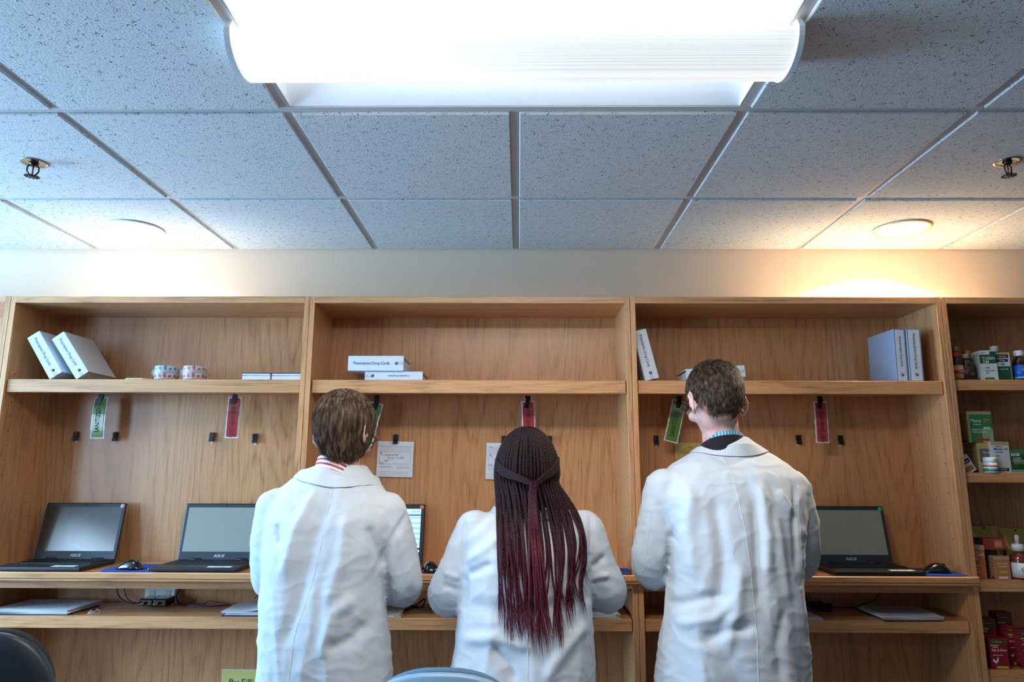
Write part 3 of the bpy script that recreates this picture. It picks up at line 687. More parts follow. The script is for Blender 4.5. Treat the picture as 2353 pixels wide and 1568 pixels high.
# ------------------------------------------------------------------ lower shelf clutter
YL = YF+.02
def sheets(px0, px1, label, n_=5, depth=.19, seedv=1, base=None, lift=0, px_unit=None, y0=YL, group='paper piles on the lower shelves'):
    r = random.Random(seedv); x0, x1 = xat(px0, y0, ZL), xat(px1, y0, ZL); w_ = x1-x0
    t = thing('paper_pile', label, 'papers', ((x0+x1)/2, y0+depth/2, ZL+.0008), group=group); z = 0
    if base:
        m_ = MB(); m_.box(-w_/2-.004, w_/2-.01, -depth/2-.006, depth/2, 0, .003, base, T=Matrix.Rotation(.02, 4, 'Z')); obj('folder', m_, t); z = .0034
    for k in range(n_):
        a = r.uniform(-.06, .06); dx = r.uniform(-.01, .01); th = r.uniform(.0008, .0022); m_ = MB(); R_ = []; lf = lift if k == n_-1 else 0
        for j in range(9):
            u = j/8; zz = z+lf*max(0, (u-.35))**2
            R_.append([(-w_/2+u*w_*.98, -depth/2, zz), (-w_/2+u*w_*.98, depth/2, zz), (-w_/2+u*w_*.98, depth/2, zz+th), (-w_/2+u*w_*.98, -depth/2, zz+th)])
        m_.loft(R_, mat('sheet grey' if k % 3 == 1 else 'sheet cream' if k % 4 == 2 else 'white paper', (205, 206, 212) if k % 3 == 1 else (214, 196, 150) if k % 4 == 2 else (232, 234, 238), .8), smooth=False, T=Matrix.Translation((dx, 0, 0)) @ Matrix.Rotation(a, 4, 'Z'))
        obj('sheet', m_, t); z += th+.0004
    # print on the top sheet
    if not lift:
        p = MB()
        for j in range(8): p.box(-w_*.38, w_*(.30+.08*((j*3) % 4)/3), -depth/2+.03+.016*j, -depth/2+.033+.016*j, z, z+.0002, MINKG)
        obj('printed_lines', p, t)
    return t
NAVY = mat('navy folder', (26, 40, 92), .5)
sheets(-25, 160, 'thick pile of white papers on the lower shelf at the far left', 8, .2, 3, NAVY)
sheets(512, 640, 'papers with a curling top sheet on the lower shelf left of the brown-haired person', 6, .2, 5, NAVY, lift=.06)
sheets(870, 915, 'grey papers on the lower shelf right of the brown-haired person', 3, .2, 6)
sheets(1352, 1424, 'worn paper pile at the right end of the middle lower shelf', 9, .2, 8)
sheets(1800, 1898, 'white papers sticking out of the lower shelf right of the tall man', 4, .2, 9, y0=YL-.012)
sheets(2032, 2172, 'papers on a dark folder at the right end of the right-hand lower shelf', 5, .19, 11, mat('dark folder', (40, 44, 56), .5), y0=YL-.012)
MCLR = mat('clear plastic', (225, 225, 222), .1, alpha=.45)
# clear plastic bracket
p = Vector((xat(215, YL+.02, ZL), YL+.02, ZL+.001)); t = thing('plastic_shelf_clip', 'small clear plastic clip lying on the left lower shelf', 'clip', p, (0, 0, .5))
m_ = MB(); m_.box(-.02, .02, -.006, .006, 0, .0025, MCLR, bev=.001); m_.tube([(-.018, 0, .002), (-.010, 0, .014), (0, 0, .005), (.010, 0, .016), (.02, 0, .008)], .0025, MCLR, n=6); obj('clip_body', m_, t)
m_ = MB(); m_.lathe([(.007, 0), (.007, .003), (.003, .006)], MCLR, T=Matrix.Translation((-.012, .004, .003)), n=14); obj('cap', m_, t)
# outlet and power adapters
def cable(name, label, pts, r=.0022, M=None, group='power cables on the lower shelves'):
    P = [Vector(p) for p in pts]; out = []
    for i in range(len(P)-1):
        p0, p1, p2, p3 = P[max(i-1, 0)], P[i], P[i+1], P[min(i+2, len(P)-1)]
        for k in range(8):
            s = k/8; out.append(.5*((2*p1)+(p2-p0)*s+(2*p0-5*p1+4*p2-p3)*s*s+(3*p1-p0-3*p2+p3)*s**3))
    out.append(P[-1]); b0 = out[0].copy(); m_ = MB(); m_.tube([q-b0 for q in out], r, M or MBLK, n=6)
    return tag(obj('power_cable', m_, loc=b0), label, 'cable', group)
def P3(px, py, Y, zmin=None):
    p = at(px, py, Y)
    if zmin is not None: p.z = max(p.z, zmin)
    return p
a = at(335, 1352, YB-.03); b_ = at(401, 1397, YB-.03)
t = thing('power_outlet_box', 'white power outlet box on the back panel above the left lower shelf', 'outlet', ((a.x+b_.x)/2, YB, (a.z+b_.z)/2))
hw_, hh_ = (b_.x-a.x)/2, (a.z-b_.z)/2
m_ = MB(); m_.box(-hw_, hw_, -.035, -.0005, -hh_, hh_+.02, MWHITE, bev=.003); obj('box_cover', m_, t)
m_ = MB()
for s in (-1, 1): m_.box(s*hw_*.5-.012, s*hw_*.5+.012, -.0362, -.035, hh_-.035, hh_-.008, mat('outlet face', (214, 212, 208), .4), bev=.001)
obj('socket_face', m_, t)
MADP = mat('smoky black plastic', (26, 22, 26), .15, coat=.6)
for k, px in enumerate((343, 375)):
    q = at(px-2, 1383, YB-.09); t = thing('power_adapter', ('left', 'right')[k]+' black power adapter plugged into the white outlet box', 'adapter', (q.x, YB-.037, q.z), group='black power adapters')
    m_ = MB(); m_.box(-.026, .026, -.075, -.002, -.014, .014, MADP, bev=.004, seg=2); obj('adapter_body', m_, t)
    m_ = MB(); m_.tube([(0, -.074, -.002), (0, -.088, -.004)], [.006, .0035], MBLK, n=8); obj('cable_boot', m_, t)
PUR = mat('dark violet cable', (44, 36, 78), .45)
zf = ZL+.004
cable('c', 'dark cable looping down behind the left end of the adapters', [P3(268, 1347, YB-.02), P3(272, 1368, YB-.03), P3(288, 1383, YB-.06, zf), P3(308, 1388, YB-.1, zf), P3(318, 1386, YB-.125)], .0026, PUR)
cable('c2', 'thin black cable hanging just left of the white outlet box', [P3(285, 1350, YB-.02), P3(290, 1372, YB-.03), P3(304, 1384, YB-.05, zf), P3(322, 1386, YB-.055, zf)], .0016)
cable('c3', 'dark violet cable curling right of the white outlet box', [P3(414, 1352, YB-.02), P3(406, 1372, YB-.03), P3(414, 1392, YB-.05, zf), P3(445, 1402, YB-.09, zf), P3(490, 1402, YB-.09, zf), P3(530, 1396, YB-.06, zf)], .0028, PUR)
cable('c4', 'thin black cable zigzagging beside the violet one', [P3(398, 1388, YB-.05, zf), P3(430, 1388, YB-.04, zf), P3(450, 1382, YB-.02, zf+.012), P3(448, 1392, YB-.04, zf), P3(470, 1398, YB-.05, zf), P3(480, 1390, YB-.03, zf+.008), P3(520, 1400, YB-.04, zf)], .0013)
cable('c5', 'thin black cable rising beside the brown-haired person\'s left elbow', [P3(585, 1376, YB-.02, zf), P3(598, 1364, YB-.012), P3(615, 1350, YB-.01)], .0015)
cable('c6', 'tangled black cables on the lower shelf between the two shorter people', [P3(925, 1420, YB-.15, zf), P3(950, 1408, YB-.08, zf), P3(975, 1400, YB-.03, zf+.02), P3(968, 1412, YB-.09, zf), P3(940, 1405, YB-.05, zf), P3(990, 1415, YB-.12, zf), P3(1030, 1410, YB-.08, zf), P3(1050, 1420, YB-.1, zf)], .003)
# unit 3
q = at(1846, 1386, YB-.04); t = thing('power_adapter', 'black power adapter plugged in at the tall man\'s right hip', 'adapter', (q.x-.012, YB-.001, q.z), group='black power adapters')
m_ = MB(); m_.box(-.026, .026, -.06, 0, -.016, .016, MADP, bev=.004, seg=2); obj('adapter_body', m_, t)
m_ = MB(); m_.tube([(.02, -.058, -.004), (.02, -.07, -.01)], [.005, .003], MBLK, n=8); obj('cable_boot', m_, t)
cable('c7', 'thin black cable climbing the back panel below the green-dotted laptop', [P3(2020, 1362, YB-.006), P3(2012, 1378, YB-.008), P3(1985, 1388, YB-.01), P3(1966, 1402, YB-.03, zf), P3(1930, 1407, YB-.04, zf), P3(1905, 1410, YB-.05, zf)], .0018)
cable('c8', 'black cable end pointing right on the right-hand lower shelf', [P3(1955, 1404, YB-.035, zf), P3(1975, 1412, YB-.07, zf), P3(1995, 1424, YB-.13, zf)], .0026)
c0 = Vector((xat(1888, YB-.1, ZL), YB-.1, ZL+.002)); t = thing('coiled_cable', 'black cable coiled and tied on the right-hand lower shelf', 'cable', c0)
m_ = MB()
for k in range(5): m_.tube([(.034*math.cos(v)*(1+.05*k), .014*math.sin(v)+.004*k-.01, .006+.0045*k+.003*math.sin(2*v+k)) for v in [2*PI*j/20 for j in range(21)]], .0028, MBLK, n=6)
obj('coil', m_, t)
m_ = MB(); m_.tube([(.0, .022*math.cos(v)-.002, .016+.016*math.sin(v)) for v in [2*PI*j/12 for j in range(13)]], .003, MBLK, n=6, flat=2); obj('cable_tie', m_, t)
# yellow sign low on unit 1's back panel
a = at(512, 1540, YB-.002); b_ = at(640, 1620, YB-.002)
t = thing('wall_sign', 'pale yellow sign low on the back panel, cut off by the picture bottom', 'sign', (a.x, YB-.001, a.z))
m_ = MB(); m_.box(0, b_.x-a.x, -.002, 0, b_.z-a.z, 0, mat('pale yellow card', (226, 216, 128), .45), bev=.0005); m_.box(-.002, b_.x-a.x+.002, -.001, 0, b_.z-a.z-.002, .002, MPAPER); obj('sign_board', m_, t)
texts(t, [('Rx Filling', .026, -.046, .036, MINK, dict(align='LEFT', y=-.0026))])

# ------------------------------------------------------------------ medicine shelves of the right-hand bookcase
GW = 'medicine boxes and bottles on the right-hand shelves'
def cm(name, rgb, r=.45): return mat(name, rgb, r)
MGOLD = mat('gold foil', (190, 160, 84), .28, .8, bump=(90, .6)); MTAN = cm('tan carton', (196, 168, 120)); MDKG = cm('dark green print', (34, 88, 52)); MGRN = cm('green print', (62, 128, 70))
MRED = cm('crimson carton', (150, 22, 34)); MORG = cm('orange carton', (206, 110, 56)); MAMB = mat('dark amber bottle', (42, 20, 16), .12, coat=.6); MWP = cm('white carton', (224, 224, 220)); MBK = cm('black print', (24, 24, 26)); MYG = cm('gold print', (214, 182, 70))
MTXT = cm('white print', (240, 240, 236)); MREDP = cm('red print small', (200, 36, 40)); MBLU = cm('bright blue label', (24, 90, 190)); MSIDE = cm('carton side print', (176, 166, 150))
def carton(px0, px1, pyt, pyb, Y, label, body, rects=(), words=(), depth=.05, rz=0, z=None, name='medicine_box', side=None, cat='box', ry=0):
    a = at(px0, pyb, Y); b_ = at(px1, pyb, Y); c = at((px0+px1)/2, pyt, Y); w_ = b_.x-a.x; h = c.z-a.z; z = a.z if z is None else z
    t = thing(name, label, cat, ((a.x+b_.x)/2, Y, z+.0006), (0, ry, rz), GW)
    m_ = MB(); m_.box(-w_/2, w_/2, 0, depth, 0, h, body, bev=.0008); cb = obj('carton', m_, t)
    if rects:
        m_ = MB()
        for k, (x0, x1, z0, z1, M) in enumerate(rects): m_.box((x0-.5)*w_, (x1-.5)*w_, -.0004-.00015*k, -.0002, z0*h, z1*h, M)
        obj('printed_panel', m_, t)
    m_ = MB()
    for k in range(22): m_.box(-w_/2-.0004, -w_/2, depth*.1, depth*(.55+.35*((k*5) % 3)/2), h*(.12+.037*k), h*(.12+.037*k)+.0010, MINKG if k % 4 else MBK)
    m_.box(-w_/2-.0004, -w_/2, depth*.15, depth*.6, h*.02, h*.08, MBK); obj('side_print', m_, t)
    if words: texts(t, [(s, (x-.5)*w_, zz*h, sz*w_, M, dict(y=-.0013, bold=True, sx=.85, **(o[0] if o else {}))) for s, x, zz, sz, M, *o in words])
    return t, h
zA, zB, zC, zD = [s[0] for s in SH4[:4]]
Y4 = YF+.035
def bottle(px, pyt, Y, z, label, r, prof, parts, name='medicine_bottle', words=()):
    c = at(px, pyt, Y); H = c.z-z
    t = thing(name, label, 'bottle', (xat(px, Y, z+.05), Y, z+.0006), (0, 0, 0), GW)
    for nm, M, pr in parts:
        m_ = MB(); m_.lathe([(q*r, v*H) for q, v in pr], M, n=28, smooth=True); obj(nm, m_, t)
    if words: texts(t, [(s, x*r, v*H, sz*r, M, dict(y=-r*1.03-.001, bold=True, sx=.85)) for s, x, v, sz, M in words])
    return t
body = [(.0, 0), (.9, 0), (1, .03), (1, .58), (.85, .68), (.45, .78), (.42, .84), (0, .84)]
def lab(a, b_, k=1.03): return [(.9, a), (k, a), (k, b_), (.9, b_)]
bottle(2200, 797, Y4+.03, zA, 'dark bottle with gold foil top and red neck, leftmost bottle of the top shelf', .022, None, [('bottle', MAMB, body), ('red_sleeve', MREDP, [(.95, .5), (.98, .58), (.7, .74), (.5, .86), (.4, .86)]), ('foil_top', MGOLD, [(.42, .84), (.75, .88), (.5, .92), (.8, .96), (.3, 1.), (0, 1.)]), ('label', cm('cream label', (222, 196, 140)), lab(.06, .44)), ('label_stripe', MREDP, lab(.2, .3, 1.05))], words=[('TUMEL', 0, .25, .42, MTXT)])
bottle(2222, 815, Y4+.02, zA, 'dark bottle with a pale grey cap beside the red-necked bottle', .022, None, [('bottle', MAMB, body), ('cap', cm('grey cap', (170, 165, 158)), [(0, .84), (.55, .84), (.58, .98), (.5, 1.), (0, 1.)]), ('label', cm('dark label', (70, 40, 44)), lab(.1, .5))], words=[('AO', .2, .24, .5, cm('faded gold', (170, 140, 90)))])
bottle(2226, 806, Y4+.075, zA, 'gold foil topped bottle standing behind the grey-capped bottle', .02, None, [('bottle', MAMB, body), ('foil_top', MGOLD, [(.42, .8), (.9, .86), (.6, .9), (.9, .96), (.3, 1.), (0, 1.)])])
carton(2258, 2294, 806, 874, Y4-.005, 'green and white cough syrup box reading TUSSIN DM', MWP, [(.0, 1, .56, .97, MDKG), (0, .62, .86, 1, MWP), (.0, 1, .97, 1, MTXT), (.2, .75, .02, .09, MGRN)], [('CVS', .22, .92, .16, MREDP), ('TUSSIN', .52, .73, .27, MTXT), ('DM', .36, .61, .27, MTXT), ('Cough', .4, .42, .11, MBK), ('Chest congestion', .55, .32, .1, MBK), ('Relief', .38, .24, .1, MBK)], z=zA, depth=.062, rz=math.radians(-8))
carton(2290, 2326, 810, 874, Y4-.002, 'white and green box with black lettering next to the TUSSIN box', MWP, [(.12, .9, .8, .92, MBK), (.15, .85, .66, .76, MBK), (.2, .95, .02, .5, MDKG), (.3, 1, .93, 1, MYG)], [('Robitussin', .5, .86, .155, MWP), ('12 Hour', .5, .71, .13, MTXT), ('DM', .5, .57, .15, MDKG), ('Cough relief', .55, .4, .12, MTXT)], z=zA, depth=.05, rz=math.radians(-6))
bottle(2290, 797, Y4+.075, zA, 'white-capped bottle peeking out behind the green and white boxes', .02, None, [('bottle', cm('white bottle', (215, 214, 210)), body), ('cap', MWHITE, [(0, .84), (.75, .84), (.75, .99), (.7, 1.), (0, 1.)])])
bottle(2345, 807, Y4+.01, zA, 'dark bottle with a bright blue label and white cap at the picture edge', .026, None, [('bottle', MAMB, body), ('cap', MWHITE, [(0, .82), (.66, .82), (.7, .84), (.66, .99), (.6, 1.), (0, 1.)]), ('label', MBLU, lab(.05, .5)), ('label_band', cm('light blue', (120, 190, 235)), lab(.06, .12, 1.04))], words=[('NyQuil', .15, .33, .55, MTXT)])
# second shelf
t, h1 = carton(2254, 2288, 1019, 1087, Y4+.012, 'tan and grey box under the big green Mucus-DM box', MTAN, [(.06, .94, .36, .8, cm('grey print', (110, 104, 96))), (.0, 1, .9, 1, MYG)], [('Mucus', .5, .68, .2, MTXT), ('Relief', .5, .5, .16, MTXT)], z=zB, depth=.085)
carton(2229, 2285, 947, 1019, Y4+.012, 'large green and gold box reading Mucus-DM, on top of another box', MTAN, [(.08, 1, .0, .9, MGRN), (.55, 1, 0, .45, cm('pale green print', (150, 180, 140))), (.3, .82, .06, .13, MREDP), (.62, .9, .42, .5, cm('cream pill', (226, 220, 160)))], [('Mucus', .33, .70, .2, MTXT), ('DM', .78, .70, .2, MYG), ('Expectorant', .35, .42, .1, MTXT), ('Cough Suppressant', .42, .34, .09, MTXT), ('Guaifenesin', .38, .58, .08, MTXT)], z=zB+h1+.001, depth=.09)
carton(2219, 2246, 1037, 1078, Y4-.004, 'small white box leaning over at the left end of the second shelf', MWP, [(.3, .9, .55, .8, MBK), (.1, .9, .1, .4, cm('orange picture', (196, 120, 80)))], [('Relief', .55, .66, .2, MTXT)], z=zB, depth=.05, ry=math.radians(-28))
bottle(2274, 1052, Y4-.012, zB, 'small white pill bottle in front of the tan box', .0235, None, [('bottle', cm('white plastic', (228, 228, 226), .3), [(0, 0), (.95, 0), (1, .04), (1, .62), (.8, .68), (0, .68)]), ('cap', MWHITE, [(0, .68), (.9, .68), (.94, .7), (.94, .97), (.86, 1.), (0, 1.)]), ('label', cm('teal label', (40, 150, 120)), lab(.08, .28)), ('label_stripe', cm('salmon print', (206, 110, 90)), lab(.38, .5))], name='pill_bottle')
carton(2284, 2326, 1016, 1087, Y4-.002, 'white box with gold top edge reading PARENTS beside the pill bottle', MWP, [(.0, 1, .88, 1, MTAN), (.2, .85, .05, .15, MBK)], [('Mucus', .36, .76, .2, cm('blue print', (50, 90, 170))), ('DM', .76, .76, .2, MYG), ('Guaifenesin', .45, .84, .09, MBK), ('Cough relief', .4, .66, .09, MBK), ('Adults', .3, .54, .09, MBK), ('PARENTS:', .52, .10, .12, MTXT)], z=zB, depth=.05)
carton(2326, 2370, 1034, 1087, Y4, 'green box reading CHEST CONGESTION RELIEF DM at the picture edge', MGRN, [(0, 1, .1, .8, MDKG), (.05, .5, .72, .84, MWP), (0, 1, .0, .12, cm('pale green print', (150, 180, 140)))], [('CVS', .25, .78, .14, MREDP), ('CHEST', .35, .60, .17, MTXT), ('CONGESTION', .45, .50, .14, MTXT), ('RELIEF DM', .42, .40, .14, MYG)], z=zB, depth=.05)
# third shelf
def bag(px0, px1, pyt, z, Y, label):
    a, b_ = xat(px0, Y, z), xat(px1, Y, z); h = at(px0, pyt, Y).z-z; w_ = b_-a
    t = thing('foil_bag', label, 'bag', ((a+b_)/2, Y, z+.0006), (0, 0, 0), GW); m_ = MB(); R_ = []
    for k in range(15):
        v = k/14; d = .028*math.sin(min(1, v*1.15)*PI)**.5*(1-v*.75)+.0008 if v < .86 else .0009; w2 = w_/2*(.92+.08*math.cos(v*5))
        R_.append([(w2*math.copysign(abs(math.cos(q))**.6, math.cos(q))+.002*math.sin(k*1.7+j), d*math.sin(q)*(1+.18*math.sin(j*2.1+k)), v*h) for j, q in enumerate([2*PI*j/28 for j in range(28)])])
    m_.loft(R_, MGOLD); obj('pouch', m_, t)
    m_ = MB(); m_.lathe([(.004, -.0022), (.004, .0022)], MBK, T=Matrix.Translation((0, 0, h*.93)) @ Matrix.Rotation(PI/2, 4, 'X'), n=12); obj('hang_hole', m_, t)
bag(2238, 2308, 1206, zC, Y4+.10, 'gold foil bag with a hang hole at the back left of the third shelf')
bag(2309, 2380, 1212, zC, Y4+.11, 'gold foil bag behind the pump bottle at the picture edge')
carton(2236, 2270, 1256, 1334, Y4, 'orange box reading Cold at the left end of the third shelf', MORG, [(0, 1, .86, 1, MTAN), (.1, .5, .02, .08, MYG)], [('Cold', .62, .72, .34, MTXT), ('h', .4, .6, .3, MTXT), ('Non-drowsy', .5, .4, .11, MTXT), ('Fever', .4, .3, .11, MTXT), ('Cough', .4, .22, .11, MTXT)], z=zC, depth=.05)
t, h2 = carton(2264, 2300, 1270, 1334, Y4+.03, 'black box behind the small orange relief box', MBK, [(.1, .9, .1, .2, cm('dark grey', (50, 50, 52)))], [], z=zC, depth=.05)
carton(2262, 2312, 1242, 1268, Y4+.028, 'flat dark orange box lying on top of the black box', cm('dark orange carton', (176, 74, 44)), [(.5, .85, .2, .8, cm('peach print', (226, 130, 90)))], [('Honey', .68, .5, .10, MTXT)], z=zC+h2+.001, depth=.05)
carton(2289, 2325, 1281, 1334, Y4-.006, 'small orange box reading Severe Cold & Cough Relief', cm('light orange carton', (196, 128, 78)), [(0, 1, .86, 1, MTAN), (.28, .78, .26, .38, MYG), (.2, .8, .02, .12, MWP)], [('Severe Cold &', .5, .68, .13, MTXT), ('Cough Relief', .5, .56, .13, MTXT)], z=zC, depth=.035)
bottle(2344, 1230, Y4, zC, 'pump spray bottle with white collar and label reading Chlor at the picture edge', .030, None, [('bottle', mat('amber liquid bottle', (120, 44, 34), .1, coat=.6), [(0, 0), (.92, 0), (1, .03), (1, .42), (.9, .52), (.5, .62), (0, .62)]), ('cap', MWHITE, [(0, .64), (.66, .64), (.68, .76), (.55, .80), (0, .80)]), ('pump_nozzle', cm('frosted nozzle', (214, 212, 206), .3), [(0, .80), (.22, .80), (.26, .97), (.16, 1.), (0, 1.)]), ('label', MWP, lab(.05, .38))], name='spray_bottle', words=[('Chlor', .0, .24, .62, cm('navy print', (30, 50, 120))), ('sore throat', .0, .1, .22, MBK)])
# fourth shelf: children's fever medicine boxes
def fever(px0, px1, pyt, pyb, Y, label, z=zD):
    t, h = carton(px0, px1, pyt, pyb, Y, label, MRED, [(0, 1, .80, 1, cm('brown gold band', (92, 70, 46))), (.05, .5, .76, .80, MYG), (.28, .92, .02, .10, MYG)], [('GoodSense', .42, .90, .14, cm('faded tan', (190, 170, 130))), ('Infants\'', .3, .72, .12, MTXT), ('Pain & Fever', .5, .62, .19, MTXT), ('Oral Suspension', .4, .46, .10, MTXT)], z=z, depth=.045)
    a = at(px0, pyb, Y); w_ = at(px1, pyb, Y).x-a.x
    m_ = MB(); T = Matrix.Translation((-w_*.24, -.0012, h*.26)) @ Matrix.Rotation(PI/2, 4, 'X') @ Matrix.Scale(w_*.17, 4)      # a small plain farm bird
    m_.prism([(-1, .2), (-.7, .9), (-.4, .3), (.1, .1), (.4, .5), (.5, 1.1), (.8, 1.2), (.9, .9), (1.1, .8), (.85, .7), (.8, .1), (.4, -.4), (.1, -.5), (.1, -1), (-.05, -1), (-.05, -.5), (-.5, -.4)], -.02, .02, MTXT, T=T); obj('bird_print', m_, t)
fever(2280, 2322, 1471, 1541, Y4-.012, 'red Pain & Fever box at the front of the bottom shelf')
fever(2262, 2300, 1436, 1541, Y4+.05, 'tall red Pain & Fever box behind the front one, at the left panel')
fever(2304, 2340, 1430, 1541, Y4+.10, 'dark red fever medicine box at the back of the bottom shelf')
fever(2324, 2350, 1449, 1541, Y4+.03, 'red Pain & Fever box turned beside the front one')
fever(2352, 2392, 1452, 1541, Y4-.004, 'red Pain & Fever box cut off by the picture\'s right edge')

# ------------------------------------------------------------------ foreground chairs
def chair(px, pyt, Y, label, shell, rim, w2=.2, rz=0):
    top = at(px, pyt, Y); H = top.z
    t = thing('drafting_chair', label, 'chair', (top.x, Y, 0), (0, 0, rz), 'tall rolling chairs in the foreground')
    def outline(w_, h_, e=2.4): return [(w_*math.copysign(abs(math.cos(a))**(2/e), math.cos(a)), h_*math.copysign(abs(math.sin(a))**(2/e), math.sin(a))) for a in [2*PI*k/48 for k in range(48)]]
    def shellring(w_, h_, y0, th, M, nm, curve=.05):
        m_ = MB(); R_ = []
        for s_, o_ in ((.001, 0), (.5, 0), (.85, 0), (.97, .002), (1, .01), (.97, th-.002), (.85, th), (.5, th), (.001, th)):
            R_.append([(x*s_, y0+o_+curve*((x*s_/w_)**2)+.03*((z*s_/h_)), H-h_+z*s_) for x, z in outline(w_, h_)])
        m_.loft(R_, M, cap=True); obj(nm, m_, t)
    shellring(w2, .21, -.02, .03, shell, 'backrest'); shellring(w2*.86, .18, .012, .02, rim, 'back_cushion')
    m_ = MB(); m_.tube([(0, -.01, H-.3), (0, -.03, H-.45), (0, .03, H-.50), (0, .16, H-.50)], .018, MBLK, n=10, flat=.6); obj('back_bracket', m_, t)
    m_ = MB(); pts = [(x, y+.2) for x, y in outline(.23, .22, 3)]; m_.prism(pts, H-.49, H-.42, rim, bev=.012); obj('seat', m_, t)
    m_ = MB(); m_.lathe([(.03, .08), (.03, .35), (.018, .35), (.018, H-.49)], mat('steel', (180, 180, 185), .25, 1), T=Matrix.Translation((0, .2, 0)), n=20); obj('gas_lift', m_, t)
    m_ = MB(); m_.tube([(.2*math.cos(a), .2+.2*math.sin(a), .32) for a in [2*PI*k/32 for k in range(33)]], .01, mat('steel', (180, 180, 185), .25, 1), n=8)
    for k in range(4): a = 2*PI*k/4; m_.tube([(.03*math.cos(a), .2+.03*math.sin(a), .32), (.2*math.cos(a), .2+.2*math.sin(a), .32)], .006, mat('steel', (180, 180, 185), .25, 1), n=6)
    obj('foot_ring', m_, t)
    b_ = MB()
    for k in range(5): a = 2*PI*k/5+.3; b_.tube([(0, .2, .10), (.29*math.cos(a), .2+.29*math.sin(a), .07)], [.03, .016], MBLK, n=8)
    obj('star_base', b_, t)
    for k in range(5):
        a = 2*PI*k/5+.3; c = MB(); c.lathe([(.012, -.018), (.029, -.016), (.03, 0), (.029, .016), (.012, .018)], MBLK, T=Matrix.Translation((.29*math.cos(a), .2+.29*math.sin(a), .0305)) @ Matrix.Rotation(a, 4, 'Z') @ Matrix.Rotation(PI/2, 4, 'X'), n=18); obj('caster', c, t)
chair(-50, 1457, 1.42, 'dark grey rounded chair back at the lower left corner', mat('dark slate plastic', (26, 36, 46), .45), mat('black cushion', (26, 28, 30), .8), .14, rz=.1)
chair(1010, 1553, 1.30, 'light blue chair back just showing at the bottom edge in front of the braided woman', mat('light blue plastic shell', (116, 150, 176), .4), mat('blue cushion', (70, 100, 130), .8), .19)

# ------------------------------------------------------------------ people
def skin(name, rgb, red):
    M = mat(name, rgb, .5, spec=.4, bump=(420, .12)); b = M.node_tree.nodes['Principled BSDF']
    b.inputs['Subsurface Weight'].default_value = .12; b.inputs['Subsurface Radius'].default_value = (.012, .004, .002); b.inputs['Subsurface Scale'].default_value = .5
    n = N(M); q = n('ShaderNodeTexNoise', {'Vector': n('ShaderNodeTexCoord').outputs['Object'], 'Scale': 22., 'Detail': 3}).outputs[0]
    q = n('ShaderNodeMapRange', {0: q, 1: .4, 2: .7}).outputs[0]
    c = n('ShaderNodeMix', {0: q, 6: (*lin(rgb), 1), 7: (*lin(red), 1)}, data_type='RGBA').outputs[2]; M.node_tree.links.new(c, b.inputs['Base Color']); return M
def hairmat(name, stops, rough=.42, scale=(110, 110, 18), zr=None, spec=.45):
    M = bpy.data.materials.new(name); M.use_nodes = True; n = N(M); b = M.node_tree.nodes['Principled BSDF']
    tc = n('ShaderNodeTexCoord').outputs['Object']
    q = n('ShaderNodeTexNoise', {'Vector': n('ShaderNodeMapping', {'Vector': tc, 'Scale': scale}).outputs[0], 'Scale': 1., 'Detail': 2}).outputs[0]
    f = n('ShaderNodeMapRange', {0: q, 1: .32, 2: .68}).outputs[0]
    if zr:
        z = n('ShaderNodeSeparateXYZ', {0: tc}).outputs[2]
        zz = n('ShaderNodeMapRange', {0: z, 1: zr[1], 2: zr[0], 3: 0., 4: 1.}).outputs[0]
        f = n('ShaderNodeMath', {0: f, 1: .35, 2: zz}, operation='MULTIPLY_ADD').outputs[0]
    r = n('ShaderNodeValToRGB', {0: f}); e = r.color_ramp.elements
    while len(e) < len(stops): e.new(.5)
    for k, (p_, c_) in enumerate(stops): e[k].position = p_; e[k].color = (*lin(c_), 1)
    M.node_tree.links.new(r.outputs[0], b.inputs['Base Color']); b.inputs['Roughness'].default_value = rough; b.inputs['Specular IOR Level'].default_value = spec
    return M
def shift(me, L): me.transform(Matrix.Translation(-L)); return me
def fingers(mb, wr, aim, side, curl=.5, s=1.0):
    """hand resting palm down at wrist point wr pointing along aim; side +1 = thumb towards +x"""
    aim = Vector(aim).normalized(); up = Vector((0, 0, 1)); lat = aim.cross(up).normalized()
    if lat.x*side < 0: lat = -lat
    def P(a, l, u): return wr + aim*a*s + lat*l*s + up*u*s
    # palm as a rounded slab
    R_ = []
    for k in range(7):
        v = k/6; a = -.012+v*.095; w2 = (.026+.016*math.sin(min(1, v*1.1)*PI*.62))*s; h = (.016-.004*v)*s
        R_.append([P(a, 0, -.002*v)+lat*(w2*math.cos(t_))+up*(h*math.sin(t_)) for t_ in [2*PI*j/12 for j in range(12)]])
    mb.loft(R_)
    for k, (l, L_, r_) in enumerate(((.030, .068, .0088), (.010, .077, .0092), (-.011, .071, .0088), (-.030, .056, .0078))):
        p = [P(.062, l*.9, 0)]; a = 0.12+curl*.25; q = .078
        p.append(P(q, l, .004)); base = p[-1].copy(); ang = -curl*.35-.05*k
        for seg, f in enumerate((.45, .3, .25)):
            base = base + (aim*math.cos(ang)+up*math.sin(ang)+lat*.04*(1.5-k))*L_*f*s; p.append(base.copy()); ang -= curl*.75+.06*k
        mb.tube(p, [r_*s*1.05, r_*s*1.05, r_*s, r_*s*.92, r_*s*.72], n=10); mb.ball(p[-1], r_*s*.74, n=8, m_=6)
    p = [P(.004, .022, -.002), P(.028, .042, -.003), P(.055, .052, -.006), P(.078, .046, -.012)]
    mb.tube(p, [.014*s, .0125*s, .0108*s, .0085*s], n=10); mb.ball(p[-1], .0088*s, n=8, m_=6)
